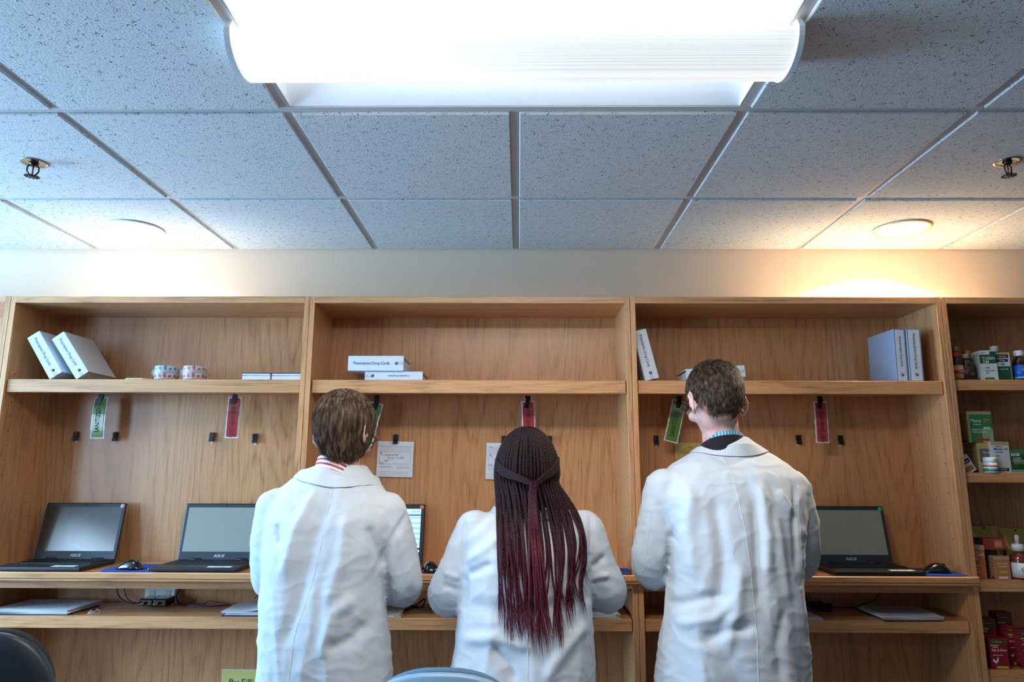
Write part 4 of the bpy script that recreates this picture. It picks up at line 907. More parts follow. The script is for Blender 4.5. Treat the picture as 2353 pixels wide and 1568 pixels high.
def head_parts(mb, HM, sc=1.0, ears=1.0):
    """head geometry in local coordinates: x right, y forward (face), z up"""
    def b(c, r, rot=None):
        k = MB.__new__(MB); c = Vector(c)*sc; r = Vector(r)*sc
        mb.ball((0, 0, 0), r, T=HM @ Matrix.Translation(c) @ (rot.to_4x4() if rot else Matrix.Identity(4)), n=28, m_=18)
    b((0, -.012, .028), (.0745, .094, .084)); b((0, .030, -.02), (.063, .062, .085)); b((0, .045, -.065), (.044, .045, .045))
    b((0, .070, -.098), (.020, .018, .016)); b((0, -.030, -.030), (.056, .055, .05))
    b((0, .082, .018), (.045, .016, .012)); b((0, .103, -.028), (.0125, .014, .013)); b((0, .095, -.012), (.009, .014, .026))
    for s in (-1, 1):
        b((s*.012, .098, -.032), (.009, .010, .008)); b((s*.042, .072, -.030), (.022, .018, .018))
        # ear: helix rim, concha and lobe
        rim = [(s*(.074+.013*math.sin(a*.5)), -.004-.018*math.cos(a), -.022+.033*math.sin(a)) for a in [(-1.6+4.5*k/11) for k in range(12)]]
        rim = [(s*(.076+.014*ears*(1 if k in (0, 11) else 1)), y-.004, z) for k, (x, y, z) in enumerate(rim)]
        rr = []
        for k in range(13):
            a = -1.9+4.4*k/12; rr.append((s*(.077+.013*ears*(1-.35*abs(math.sin(a*.5)))), -.012-.017*math.cos(a), -.020+.032*math.sin(a)))
        mb.tube([Vector(p)*sc for p in rr], .0046*sc, T=HM, n=8)
        b((s*.079, -.006, -.020), (.006, .018, .029), Matrix.Rotation(-s*.38*ears, 3, 'Z')); b((s*.081, -.004, -.050), (.006, .009, .010))
    b((0, .090, -.058), (.022, .010, .0055)); b((0, .088, -.069), (.019, .011, .006))
def loft_rows(mb, rows, e=2.5, n=40, inset=0, cxy=None):
    R_ = []
    for cx, cy, z, hx, hy in rows:
        ring = []
        for k in range(n):
            a = 2*PI*k/n; ca, sa = math.cos(a), math.sin(a)
            ring.append((cx+max(.01, hx-inset)*abs(ca)**(2/e)*(1 if ca >= 0 else -1), cy+max(.01, hy-inset)*abs(sa)**(2/e)*(1 if sa >= 0 else -1), z))
        R_.append(ring)
    mb.loft(R_)
def smooth_path(pts, rad, k=6):
    P = [Vector(p) for p in pts]; out = []; ro = []
    for i in range(len(P)-1):
        p0, p1, p2, p3 = P[max(i-1, 0)], P[i], P[i+1], P[min(i+2, len(P)-1)]
        for j in range(k):
            s = j/k; out.append(.5*((2*p1)+(p2-p0)*s+(2*p0-5*p1+4*p2-p3)*s*s+(3*p1-p0-3*p2+p3)*s**3)); ro.append(rad[i]*(1-s)+rad[i+1]*s)
    out.append(P[-1]); ro.append(rad[-1]); return out, ro
from mathutils.bvhtree import BVHTree
def fold(me, creases, seed, amp=.007, back=True, arms=()):
    """geometry folds of the cloth: broad hanging folds, plus named creases (polyline in x-z, height, width)"""
    off = Vector((seed*7.3, seed*3.1, seed*1.7)); me.calc_loop_triangles() if False else None
    nv = len(me.vertices); co = np.empty(nv*3); me.vertices.foreach_get('co', co); co = co.reshape(-1, 3)
    no = np.empty(nv*3); me.vertices.foreach_get('normal', no); no = no.reshape(-1, 3); d = np.zeros(nv)
    for i in range(nv):
        x, y, z = co[i]; wx = noise.noise(Vector((x*3, y*3, z*3))+off)*.10; dn = max(0, min(1, (1.33-z)/.4))
        f = noise.noise(Vector(((x+wx)*13, y*8, z*2.1))+off); g = noise.noise(Vector(((x+wx*1.5)*9+z*5, y*8, z*8+wx*14))+off*2)
        h = noise.noise(Vector((x*34, y*28, z*30+x*22))+off)
        r1 = 1-abs(f)*2.2; r2 = max(0, 1-abs(g)*3.2)
        # skin of the fabric: soft folds, a few sharper ridges, small crumple
        r3 = max(0, 1-abs(noise.noise(Vector((x*11+z*15, y*13, z*19-x*8))+off*3))*3.2)
        d[i] = amp*(.35+.65*dn)*(r1-.4) + amp*.30*(r2**2) + amp*.12*h + amp*.24*r3*r3
    wback = np.clip(-no[:, 1]*1.6, 0, 1) if back else 1
    for pl, a, w in creases:
        pl = np.array([(p.x, p.z) for p in pl]); q = co[:, [0, 2]]; best = np.full(nv, 9.); sg = np.zeros(nv); L = 0; tl = sum(np.linalg.norm(pl[k+1]-pl[k]) for k in range(len(pl)-1))
        tt = np.zeros(nv)
        for k in range(len(pl)-1):
            a0, b0 = pl[k], pl[k+1]; ab = b0-a0; l = np.linalg.norm(ab); t = np.clip(((q-a0)@ab)/(l*l), 0, 1); dd = np.linalg.norm(q-(a0+t[:, None]*ab), axis=1)
            m = dd < best; best = np.where(m, dd, best); tt = np.where(m, (L+t*l)/tl, tt); L += l
        fade = np.clip(np.minimum(tt, 1-tt)*6+.25, 0, 1)
        d += a*np.exp(-(best/w)**2)*wback*fade
    co += no*d[:, None]; me.vertices.foreach_set('co', co.reshape(-1)); me.update()
def person(label, base, rows, armL, armR, neck, head, skinm, coatm, creases, seams, hem_z, trouser, hsc=1.0, amp=.007, seed=1, shoe=(30, 28, 28), collar=None, ears=1.0):
    L = Vector(base)
    rw = []
    for py, xl, xr, Y, hd in rows:
        a, b_ = at(xl, py, Y), at(xr, py, Y); rw.append([(a.x+b_.x)/2, Y, (a.z+b_.z)/2, (b_.x-a.x)/2, hd])
    # ---- coat
    mb = MB(); low = rw[-1]; z = low[2]; full = list(rw)
    while z-.1 > hem_z: z -= .1; full.append([low[0], low[1]+.004, z, low[3]+.06*(low[2]-z)*.5, low[4]+.03*(low[2]-z)])
    full.append([low[0], low[1]+.004, hem_z, low[3]+.06*(low[2]-hem_z)*.5, low[4]+.03*(low[2]-hem_z)])
    loft_rows(mb, full[::-1])
    for arm in (armL, armR):
        P, r_ = smooth_path([a[0] for a in arm], [a[1] for a in arm]); mb.tube(P, r_, n=18)
        mb.ball(arm[0][0], arm[0][1]*1.02, n=16, m_=10)
    cm = remesh(mb, .0062, 9); fold(cm, creases, seed, amp)
    # ---- body: one continuous surface
    bb = MB(); HM = head; inner = [[r[0], r[1], r[2], r[3]*.84-.01, r[4]*.84-.008] for r in rw]
    zh = inner[-1][2]; hipz = .93; inner.append([low[0], low[1], hipz if hipz < zh-.02 else zh-.1, low[3]*.8, low[4]*.78]); inner.append([low[0], low[1], .84, low[3]*.72, low[4]*.7])
    loft_rows(bb, inner[::-1])
    for arm in (armL, armR):
        P, r_ = smooth_path([a[0] for a in arm], [a[1]*.66 for a in arm]); bb.tube(P, r_, n=14)
        wr = arm[-1][0]; d = (arm[-1][0]-arm[-2][0]).normalized(); w2 = wr+d*.035
        bb.tube([wr-d*.03, wr, w2], [.030, .027, .025], n=12)
        s = 1 if arm is armL else -1
        fingers(bb, w2, (s*.25, 1, -.12), s, .55)
    bb.tube(*smooth_path([neck[0]-Vector((0, -.02, .06)), neck[0], neck[1], neck[2]], [.075, neck[3]*1.1, neck[3], neck[3]*.98], 5), n=20)
    head_parts(bb, HM, hsc, ears)
    for s in (-1, 1):
        hx = low[0]+s*low[3]*.42
        bb.tube(*smooth_path([(hx, low[1], .93), (hx, low[1]+.005, .72), (hx, low[1]+.012, .5), (hx, low[1]+.002, .28), (hx, low[1]-.01, .09)], [.088, .078, .058, .052, .036], 5), n=16)
        bb.ball((hx, low[1]-.018, .035), (.032, .036, .035), n=12, m_=8); bb.tube([(hx, low[1]-.02, .032), (hx+s*.008, low[1]+.07, .026), (hx+s*.012, low[1]+.15, .020)], [.028, .028, .016], n=12, flat=.72)
    bm_ = remesh(bb, .0048, 3); bm_.materials.append(skinm)
    o = obj('person', shift(bm_, L), None, loc=L); tag(o, label, 'person')
    c = obj('lab_coat', shift(cm, L), o, coatm)
    # seams follow the cloth surface
    bvh = BVHTree.FromPolygons([v.co+L for v in cm.vertices], [tuple(p.vertices) for p in cm.polygons])
    for pl, r_ in seams:
        P, _ = smooth_path(pl, [1]*len(pl), 10); out = []
        for p in P:
            h = bvh.ray_cast(Vector((p.x, p.y-.6, p.z)), Vector((0, 1, 0)))
            if h[0] is not None: out.append(h[0]+Vector((0, .0004, 0)))
        if len(out) > 3:
            m_ = MB(); m_.tube(out, r_, n=6); obj('seam', shift(m_.mesh('seam'), L), c, coatm)
    # trousers and shoes
    tb = MB(); 
    loft_rows(tb, [[low[0], low[1], z, low[3]*k+.01, low[4]*k2+.008] for z, k, k2 in ((.80, .76, .70), (.9, .76, .70), (1.0, .70, .62))])
    for s in (-1, 1):
        hx = low[0]+s*low[3]*.38; tb.tube(*smooth_path([(hx, low[1], .90), (hx, low[1]+.005, .72), (hx, low[1]+.012, .5), (hx, low[1]+.002, .28), (hx, low[1]-.008, .055)], [.082, .084, .074, .068, .064], 5), n=16)
    tm = remesh(tb, .012, 3); obj('trousers', shift(tm, L), o, trouser)
    sm = mat('shoe leather %s' % str(shoe), shoe, .35)
    for s in (-1, 1):
        hx = low[0]+s*low[3]*.42; yb = low[1]; sb = MB()
        R_ = []
        for k in range(11):
            v = k/10; w2 = .050*(max(.02, 1-abs(2*v-1)**2.6))**.5; h = .098-.04*min(1, v*1.4); h = max(h, .05)*(1 if v < .9 else .75)
            R_.append([(hx+s*.012*v+w2*math.cos(a), yb-.068+v*.285, max(.001, h*math.sin(a)*.98+.001)) for a in [PI*j/12 for j in range(13)]])
        sb.loft(R_, sm); obj('shoe', shift(sb.mesh('shoe'), L), o)
    # eyes
    for s in (-1, 1):
        e = MB(); e.ball((0, 0, 0), .0115, mat('eye white', (232, 228, 222), .2), T=HM @ Matrix.Translation(Vector((s*.031, .079, .000))*hsc), n=16, m_=10)
        e.ball((0, 0, 0), .0058, mat('iris', (60, 44, 30), .2), T=HM @ Matrix.Translation(Vector((s*.031, .0865, -.001))*hsc), n=12, m_=8)
        obj('eye', shift(e.mesh('eye'), L), o)
    l = MB(); l.tube([(x, .0975-.16*abs(x)**1.2, -.0635+.05*abs(x)) for x in [-.022+.0044*k for k in range(11)]], [.001]+[.0042]*9+[.001], mat('lips', (170, 104, 96), .4), T=HM @ Matrix.Scale(hsc, 4), n=8, flat=.7)
    obj('lips', shift(l.mesh('lips'), L), o)
    return o, c, L, bvh
def band(c, hw, hd, zlow_pairs, th, span, M, tiltx=0, dropf=.02, n=40):
    """collar band: list of (height offset, widen) profile rows swept round the back of the neck"""
    mb = MB(); R_ = []
    for k in range(n+1):
        a = -span+2*span*k/n; sx, cy = math.sin(a), math.cos(a); ring = []
        prof = zlow_pairs + [(z, w_-th) for z, w_ in zlow_pairs[::-1]]
        for z, w_ in prof:
            x = (hw+w_)*sx; ring.append((c.x+x, c.y-(hd+w_)*cy, c.z+z+tiltx*x-dropf*(1-cy)))
        R_.append(ring)
    mb.loft(R_, M, smooth=False); return mb
def hair_mesh(HM, sc, rad, whorl, region, N_, length, lift, steps, r0, jitter, grav, seedv, shell=1.015, scalp_region=None, drop=1.0, sag=0):
    g = np.random.default_rng(seedv); a, b_, c_ = [v*sc for v in rad]; cen = np.array([0, -.012, .028])*sc; A = np.array([a, b_, c_]); low = np.array([1, 1, drop])
    def SH(p): return A*p*np.where(p[..., 2:3] < 0, low, 1.)
    w_ = np.array(whorl); w_ = w_/np.linalg.norm(w_)
    D = g.normal(size=(N_*4, 3)); D /= np.linalg.norm(D, axis=1, keepdims=True); D = D[region(D)][:N_]; n_ = len(D)
    # tangent away from the whorl, swirled a little
    T_ = D-w_*(D@w_)[:, None]*1.0; T_ = -w_+D*(D@w_)[:, None]; T_ /= np.linalg.norm(T_, axis=1, keepdims=True)+1e-6
    S_ = np.cross(D, T_); T_ = T_+S_*(.28+jitter*g.normal(size=(n_, 1))); ln = length*sc*(.65+.6*g.random((n_, 1)))
    P = np.empty((n_, steps, 3)); p = D.copy(); off = .0+.012*g.random((n_, 1))
    clump = np.array([[noise.noise(Vector(d_*9)), noise.noise(Vector(d_*9+5)), noise.noise(Vector(d_*9+11))] for d_ in D])*jitter*2.2
    lock = np.array([[noise.noise(Vector(d_*7+2))+.5*noise.noise(Vector(d_*16+8))] for d_ in D]); off = off+lift*.35*lock
    for k in range(steps):
        P[:, k] = cen+SH(p)*(1.0+off+lift*k/steps)
        t = T_+clump*(k/steps)+np.array([0, 0, -grav])*(k/steps); t -= p*np.sum(t*p, 1, keepdims=True); t /= np.linalg.norm(t, axis=1, keepdims=True)+1e-6
        q = p+t*(ln/(steps-1))/.085; p = q/np.linalg.norm(q, axis=1, keepdims=True)
    HMn = np.array(HM); P = P@HMn[:3, :3].T+HMn[:3, 3]; P[:, :, 2] -= sag*np.clip(-D[:, 2:3]+.25, 0, 1)*np.linspace(0, 1, steps)[None]**1.5*(.5+rng.random((n_, 1)))
    R_ = r0*np.linspace(1, .25, steps)[None]*np.ones((n_, 1)); me = tubes_np(P, R_, 3)
    # scalp shell under the strands
    bm = bmesh.new(); bm.from_mesh(me); bpy.data.meshes.remove(me); nu, nvv = 56, 36; vs = {}
    for i in range(nu):
        for j in range(1, nvv):
            ph = PI*j/nvv; th = 2*PI*i/nu; d_ = np.array([math.sin(ph)*math.cos(th), math.sin(ph)*math.sin(th), math.cos(ph)])
            if (scalp_region or region)(d_[None])[0]:
                q = cen+SH(d_[None])[0]*shell; vs[i, j] = bm.verts.new(HM @ Vector(q))
    for i in range(nu):
        for j in range(1, nvv-1):
            k = [(i, j), ((i+1) % nu, j), ((i+1) % nu, j+1), (i, j+1)]
            if all(q in vs for q in k): bm.faces.new([vs[q] for q in k]).smooth = True
    out = bpy.data.meshes.new('hair'); bm.to_mesh(out); bm.free(); return out
def glasses(o, L, HM, sc, rgb):
    M = mat('spectacle frame', rgb, .3); g = MB(); T = HM @ Matrix.Scale(sc, 4)
    for s in (-1, 1):
        g.tube([(s*.031+.023*math.cos(a), .106-.12*abs(.031+s*.023*math.cos(a)-.0)*.6, -.003+.018*math.sin(a)) for a in [2*PI*k/20 for k in range(21)]], .0016, M, T=T, n=6)
        g.tube([(s*.056, .098, .004), (s*.074, .085, .004), (s*.083, .02, -.002), (s*.083, -.012, -.004), (s*.082, -.026, -.022), (s*.080, -.03, -.034)], .0022, M, T=T, n=6)
    g.tube([(-.009, .105, .0), (0, .109, .003), (.009, .105, .0)], .0015, M, T=T, n=6)
    go = obj('glasses', shift(g.mesh('glasses'), L), o)
    for s in (-1, 1):
        l = MB(); l.lathe([(.0215, -.0004), (.0215, .0004)], mat('spectacle lens', (225, 232, 235), .05, alpha=.15), T=T @ Matrix.Translation((s*.031, .1035, -.003)) @ Matrix.Rotation(PI/2, 4, 'X'), n=20)
        obj('lens', shift(l.mesh('lens'), L), go)
def HMat(px, py, Y, yaw, pitch, roll):      # head frame: z up, y towards the face; yaw>0 turns the face to the left
    return Matrix.Translation(at(px, py, Y)) @ Matrix.Rotation(yaw, 4, 'Z') @ Matrix.Rotation(-pitch, 4, 'X') @ Matrix.Rotation(roll, 4, 'Y')
def arm(*pts): return [(at(a, b_, Y) if z is None else Vector((at(a, 1340, Y).x, Y, z)), r) for a, b_, Y, z, r in pts]
def pl(Y, *p): return [at(x, y, Y) for x, y in p]
WZ = ZC+.052
SK1 = skin('fair skin', (232, 186, 164), (218, 160, 142)); SK2 = skin('fair pink skin', (236, 190, 176), (222, 156, 146)); SK3 = skin('brown skin', (118, 78, 58), (100, 62, 46))
# --- brown-haired person on the left
HA = HMat(792, 988, 2.235, -.30, .50, -.10)
oL, cL, LL, bvL = person('person with straight brown hair and white lab coat, in front of the left laptops', (at(750, 1300, 2.16).x, 2.16, 0),
    [(1070, 722, 838, 2.245, .055), (1092, 688, 856, 2.235, .078), (1118, 655, 880, 2.225, .10), (1150, 632, 902, 2.21, .115), (1195, 616, 912, 2.19, .125), (1260, 612, 896, 2.175, .128), (1330, 608, 882, 2.16, .122), (1400, 603, 883, 2.15, .124), (1480, 600, 892, 2.15, .132), (1568, 598, 901, 2.15, .138)],
    arm((638, 1172, 2.20, None, .064), (624, 1250, 2.20, None, .062), (630, 1330, 2.24, None, .060), (668, 1330, 2.42, ZC+.058, .050), (690, 1320, 2.535, WZ, .044)),
    arm((886, 1180, 2.20, None, .066), (907, 1262, 2.19, None, .066), (921, 1345, 2.22, None, .066), (905, 1360, 2.36, 1.17, .056), (880, 1320, 2.53, WZ, .045)),
    (at(782, 1078, 2.245), at(790, 1040, 2.245), at(792, 1000, 2.24), .056), HA, SK1, COAT,
    [(pl(2.0, (700, 1130), (660, 1230), (640, 1330)), .010, .018), (pl(2.0, (735, 1160), (700, 1260), (680, 1380), (640, 1500)), -.009, .018),
     (pl(2.0, (830, 1215), (850, 1270), (862, 1320)), -.012, .012), (pl(2.0, (805, 1380), (760, 1420), (730, 1520)), .012, .02), (pl(2.0, (835, 1440), (800, 1480), (740, 1500)), -.012, .02),
     (pl(2.0, (780, 1180), (775, 1290), (745, 1400)), .010, .02), (pl(2.0, (868, 1330), (872, 1420), (880, 1540)), -.012, .012),
     (pl(2.0, (920, 1172), (876, 1259), (860, 1304)), -.006, .009), (pl(2.0, (895, 1230), (915, 1300), (925, 1370)), .005, .012), (pl(2.0, (612, 1210), (624, 1256)), -.008, .01)],
    [(pl(2.05, (759, 1090), (752, 1105), (735, 1270), (705, 1390), (683, 1459), (672, 1575)), .0012), (pl(2.05, (918, 1172), (895, 1215), (873, 1259), (858, 1302)), .0012), (pl(2.05, (896, 1232), (908, 1290), (924, 1360), (926, 1398)), .0010)],
    .62, mat('khaki cloth', (120, 104, 82), .8), 1.0, .0075, 1)
hr = lambda D: (D[:, 2] > -.72+.5*(D[:, 1] > -.25)) & (D[:, 1] < .42+.55*np.clip(D[:, 2], 0, 1)) & ~((np.abs(D[:, 0]) > .8) & (D[:, 2] < -.22) & (D[:, 1] > -.2))
hm = hair_mesh(HA, 1.06, (.082, .099, .090), (.05, -.62, .78), hr, 8000, .10, .13, 7, .0012, .13, .9, 5, drop=1.22, sag=.032)
obj('hair', shift(hm, LL), oL, hairmat('brown hair', [(0, (58, 42, 34)), (.5, (104, 80, 64)), (1, (156, 128, 102))], .55, spec=.2))
glasses(oL, LL, HA, 1.0, (20, 20, 24))
cc = at(768, 1062, 2.245)
MSTR = bpy.data.materials.new('red and white striped collar'); MSTR.use_nodes = True; n = N(MSTR); b = MSTR.node_tree.nodes['Principled BSDF']
zz = n('ShaderNodeAttribute', attribute_name='band').outputs['Fac']
k_ = n('ShaderNodeMath', {0: n('ShaderNodeMath', {0: zz, 1: 3.}, operation='MULTIPLY').outputs[0]}, operation='FRACT').outputs[0]
k_ = n('ShaderNodeMath', {0: k_, 1: .55}, operation='GREATER_THAN').outputs[0]
MSTR.node_tree.links.new(n('ShaderNodeMix', {0: k_, 6: (*lin((240, 226, 226)), 1), 7: (*lin((176, 34, 52)), 1)}, data_type='RGBA').outputs[2], b.inputs['Base Color'])
def bandattr(me, rows_n, vals):
    a = me.attributes.new('band', 'FLOAT', 'POINT'); v = [vals[i % rows_n] for i in range(len(me.vertices))]; a.data.foreach_set('value', v)
bp = [(.000, .006), (-.012, .009), (-.030, .016)]
def collars(o, c, L, top_c, hw, hd, tilt, shirtM, coat_c, chw, chd, clow, cw, cspan=1.75, ctilt=0, extra=None, drop=.03):
    me = band(top_c, hw, hd, [(.012-.007*k, .002+.002*k) for k in range(7)], .004, 2.6, shirtM, tilt, drop).mesh('shirt_collar'); bandattr(me, 14, [k/6 for k in range(7)]+[1-k/6 for k in range(7)])
    obj('shirt_collar', shift(me, L), o)
    if extra is not None: obj('sweater_neckline', shift(band(top_c, hw+.008, hd+.008, [(-.004, 0), (-.002, .007), (-.020, .014), (-.05, .022)], .005, 2.7, extra, tilt, drop).mesh('m'), L), o)
    me = band(coat_c, chw, chd, [(-.020, -.004), (0, -.002), (.002, .002), (clow*.5, cw*.55), (clow, cw)], .005, cspan, COAT, ctilt, .022).mesh('collar')
    bv = BVHTree.FromPolygons([v.co+L for v in c.data.vertices], [tuple(p.vertices) for p in c.data.polygons])
    for i, v in enumerate(me.vertices):
        r_ = i % 10
        if r_ in (3, 4, 5, 6):
            q, nn, _, dd = bv.find_nearest(v.co); off = (.010, .0055, .0015, .002)[r_-3]
            if r_ in (4, 5) or (v.co-q).dot(nn) < off: v.co = q+nn*off
    for it in range(6):
        cs = [v.co.copy() for v in me.vertices]; nv_ = len(cs)
        for i in range(nv_):
            lo, hi = cs[i-10] if i >= 10 else cs[i], cs[i+10] if i+10 < nv_ else cs[i]
            me.vertices[i].co = cs[i]*.4+(lo+hi)*.3
    obj('collar', shift(me, L), c)
collars(oL, cL, LL, at(776, 1060, 2.235), .060, .062, -.30, MSTR, at(768, 1076, 2.235), .068, .072, -.052, .046, ctilt=-.22)
# --- tall man on the right
HB = HMat(1642, 917, 2.20, .22, .38, .02)
oR, cR, LR, bvR = person('tall person with short brown hair and glasses, white lab coat over black sweater', (at(1680, 1300, 2.14).x, 2.14, 0),
    [(1030, 1618, 1742, 2.225, .055), (1048, 1580, 1775, 2.215, .08), (1068, 1545, 1808, 2.20, .10), (1095, 1520, 1835, 2.185, .118), (1140, 1508, 1846, 2.165, .13), (1230, 1535, 1842, 2.14, .135), (1330, 1540, 1838, 2.12, .128), (1400, 1530, 1842, 2.11, .13), (1480, 1515, 1848, 2.11, .138), (1568, 1509, 1853, 2.11, .144)],
    arm((1530, 1128, 2.17, None, .064), (1516, 1210, 2.17, None, .066), (1503, 1300, 2.21, None, .068), (1550, 1320, 2.38, ZC+.045, .056), (1590, 1320, 2.53, WZ, .045)),
    arm((1812, 1130, 2.17, None, .066), (1828, 1200, 2.17, None, .066), (1835, 1275, 2.21, None, .060), (1815, 1320, 2.38, ZC+.055, .054), (1780, 1320, 2.53, WZ, .045)),
    (at(1660, 1040, 2.225), at(1655, 990, 2.22), at(1650, 940, 2.21), .057), HB, SK2, COAT,
    [(pl(2.0, (1600, 1120), (1590, 1230), (1600, 1330)), .012, .02), (pl(2.0, (1650, 1150), (1660, 1280), (1655, 1400)), -.010, .02), (pl(2.0, (1700, 1300), (1690, 1400), (1660, 1480)), .012, .018),
     (pl(2.0, (1762, 1100), (1768, 1220), (1760, 1330)), .012, .018), (pl(2.0, (1742, 1150), (1740, 1300), (1745, 1400)), -.010, .014), (pl(2.0, (1800, 1130), (1835, 1180)), .010, .010),
     (pl(2.0, (1540, 1405), (1620, 1375), (1655, 1370)), -.014, .014), (pl(2.0, (1610, 1470), (1690, 1440), (1730, 1435)), -.012, .014), (pl(2.0, (1560, 1440), (1640, 1420), (1680, 1380)), .010, .014),
     (pl(2.0, (1562, 1228), (1556, 1300), (1548, 1360)), -.014, .010), (pl(2.0, (1525, 1152), (1552, 1215), (1566, 1252)), -.006, .009), (pl(2.0, (1849, 1115), (1837, 1205), (1838, 1310)), -.009, .009),
     (pl(2.0, (1790, 1180), (1800, 1290), (1815, 1380)), .008, .014), (pl(2.0, (1800, 1400), (1780, 1480), (1790, 1560)), -.009, .016)],
    [(pl(2.0, (1690, 1046), (1699, 1100), (1712, 1200), (1717, 1240), (1727, 1360), (1732, 1448), (1734, 1575)), .0013), (pl(2.05, (1525, 1152), (1540, 1190), (1552, 1215), (1564, 1245)), .0012), (pl(2.05, (1510, 1170), (1500, 1240), (1492, 1330)), .0010), (pl(2.05, (1846, 1118), (1838, 1170), (1837, 1240), (1838, 1300)), .0012)],
    .66, mat('grey cloth', (70, 72, 80), .8), 1.0, .008, 4, ears=1.25)
hr2 = lambda D: (D[:, 2] > -.80+.55*(D[:, 1] > -.3)) & (D[:, 1] < .40+.55*np.clip(D[:, 2], 0, 1)) & ~((np.abs(D[:, 0]) > .72) & (D[:, 2] < -.25) & (D[:, 1] > -.38))
hm = hair_mesh(HB, .985, (.079, .097, .088), (.12, -.45, .86), hr2, 15000, .030, .14, 4, .0009, .33, .3, 9, drop=1.24)
obj('hair', shift(hm, LR), oR, hairmat('short brown hair', [(0, (44, 32, 24)), (.5, (92, 72, 56)), (1, (140, 118, 96))], .6, (120, 120, 60)))
glasses(oR, LR, HB, 1.0, (24, 20, 22))
MGING = bpy.data.materials.new('blue gingham'); MGING.use_nodes = True; n = N(MGING); b = MGING.node_tree.nodes['Principled BSDF']
sx = n('ShaderNodeSeparateXYZ', {0: n('ShaderNodeTexCoord').outputs['Object']}).outputs[0]
k_ = n('ShaderNodeMath', {0: n('ShaderNodeMath', {0: n('ShaderNodeMath', {0: sx, 1: 110.}, operation='MULTIPLY').outputs[0]}, operation='FRACT').outputs[0], 1: .78}, operation='GREATER_THAN').outputs[0]
MGING.node_tree.links.new(n('ShaderNodeMix', {0: k_, 6: (*lin((70, 140, 170)), 1), 7: (*lin((205, 232, 240)), 1)}, data_type='RGBA').outputs[2], b.inputs['Base Color'])
collars(oR, cR, LR, at(1662, 1000, 2.222), .060, .062, .03, MGING, at(1674, 1006, 2.225), .064, .070, -.046, .048, ctilt=.07, extra=cloth('black knit', (34, 30, 32), .9, 500))
# --- woman with braids
HC = HMat(1212, 1082, 2.20, 0, .30, 0)
oW, cW, LW, bvW = person('person with long dark and burgundy braids in a white lab coat', (at(1208, 1300, 2.15).x, 2.15, 0),
    [(1160, 1165, 1275, 2.215, .05), (1176, 1128, 1315, 2.205, .075), (1196, 1092, 1350, 2.19, .10), (1225, 1072, 1362, 2.175, .118), (1270, 1062, 1362, 2.16, .13), (1330, 1060, 1356, 2.15, .13), (1400, 1055, 1358, 2.14, .128), (1440, 1052, 1362, 2.14, .132), (1500, 1045, 1364, 2.14, .14), (1568, 1034, 1366, 2.14, .148)],
    arm((1092, 1220, 2.17, None, .060), (1062, 1295, 2.17, None, .062), (1034, 1366, 2.20, None, .067), (1060, 1340, 2.38, ZC+.035, .056), (1100, 1320, 2.53, WZ, .045)),
    arm((1342, 1222, 2.17, None, .062), (1366, 1300, 2.17, None, .062), (1390, 1358, 2.20, None, .066), (1370, 1340, 2.38, ZC+.035, .056), (1330, 1320, 2.53, WZ, .045)),
    (at(1214, 1170, 2.21), at(1213, 1140, 2.205), at(1212, 1110, 2.20), .05), HC, SK3, COAT,
    [(pl(2.0, (1062, 1262), (1110, 1220), (1140, 1190)), .008, .012), (pl(2.0, (1066, 1300), (1110, 1270), (1150, 1240)), .008, .012), (pl(2.0, (1070, 1330), (1130, 1300)), -.009, .012),
     (pl(2.0, (1058, 1195), (1059, 1290), (1064, 1330)), -.007, .008), (pl(2.0, (1369, 1190), (1366, 1300)), -.007, .008), (pl(2.0, (1064, 1335), (1058, 1420)), -.012, .010), (pl(2.0, (1356, 1320), (1360, 1400)), -.012, .010),
     (pl(2.0, (1370, 1320), (1400, 1290)), -.010, .010), (pl(2.0, (1370, 1345), (1410, 1335)), .007, .008), (pl(2.0, (1010, 1330), (1050, 1345)), .006, .009), (pl(2.0, (1005, 1360), (1045, 1372)), -.006, .009),
     (pl(2.0, (1060, 1480), (1140, 1470), (1220, 1490)), .010, .016), (pl(2.0, (1070, 1400), (1200, 1410), (1340, 1390)), -.007, .02), (pl(2.0, (1350, 1440), (1280, 1520), (1250, 1568)), .010, .018), (pl(2.0, (1130, 1490), (1170, 1530), (1180, 1568)), -.010, .014)],
    [(pl(2.05, (1060, 1192), (1056, 1240), (1058, 1290), (1063, 1328)), .0012), (pl(2.05, (1368, 1188), (1367, 1240), (1363, 1300)), .0012), (pl(2.05, (1215, 1190), (1214, 1400), (1212, 1575)), .0012)],
    .6, mat('dark trouser cloth', (40, 40, 48), .8), .97, .0065, 8)
MBR = hairmat('dark braid dyed burgundy at the ends', [(0, (28, 12, 14)), (.5, (42, 17, 21)), (.8, (72, 24, 34)), (1.0, (98, 36, 48))], .5, (160, 160, 160), (.98, 1.52), .25)
MBC = hairmat('burgundy braid', [(0, (40, 18, 22)), (.45, (64, 25, 35)), (1, (104, 36, 50))], .5, (160, 160, 160), (1.1, 1.50), .25)
SCR = 1584/2.12
def head_pt(psi, phi, lift=0):       # on the back of the head; phi from the crown down
    a, b_, c_ = .0955+lift, .105+lift, .142+lift; c0 = at(1211, 1091, 2.19)
    return Vector((c0.x+a*math.sin(psi)*math.sin(phi), c0.y-b_*math.cos(psi)*math.sin(phi), c0.z+c_*math.cos(phi)))
def surfY(x, z):                     # y of the coat's back at this x, z
    h = bvW.ray_cast(Vector((x, 1.2, z)), Vector((0, 1, 0))); return h[0].y if h[0] is not None else 2.2
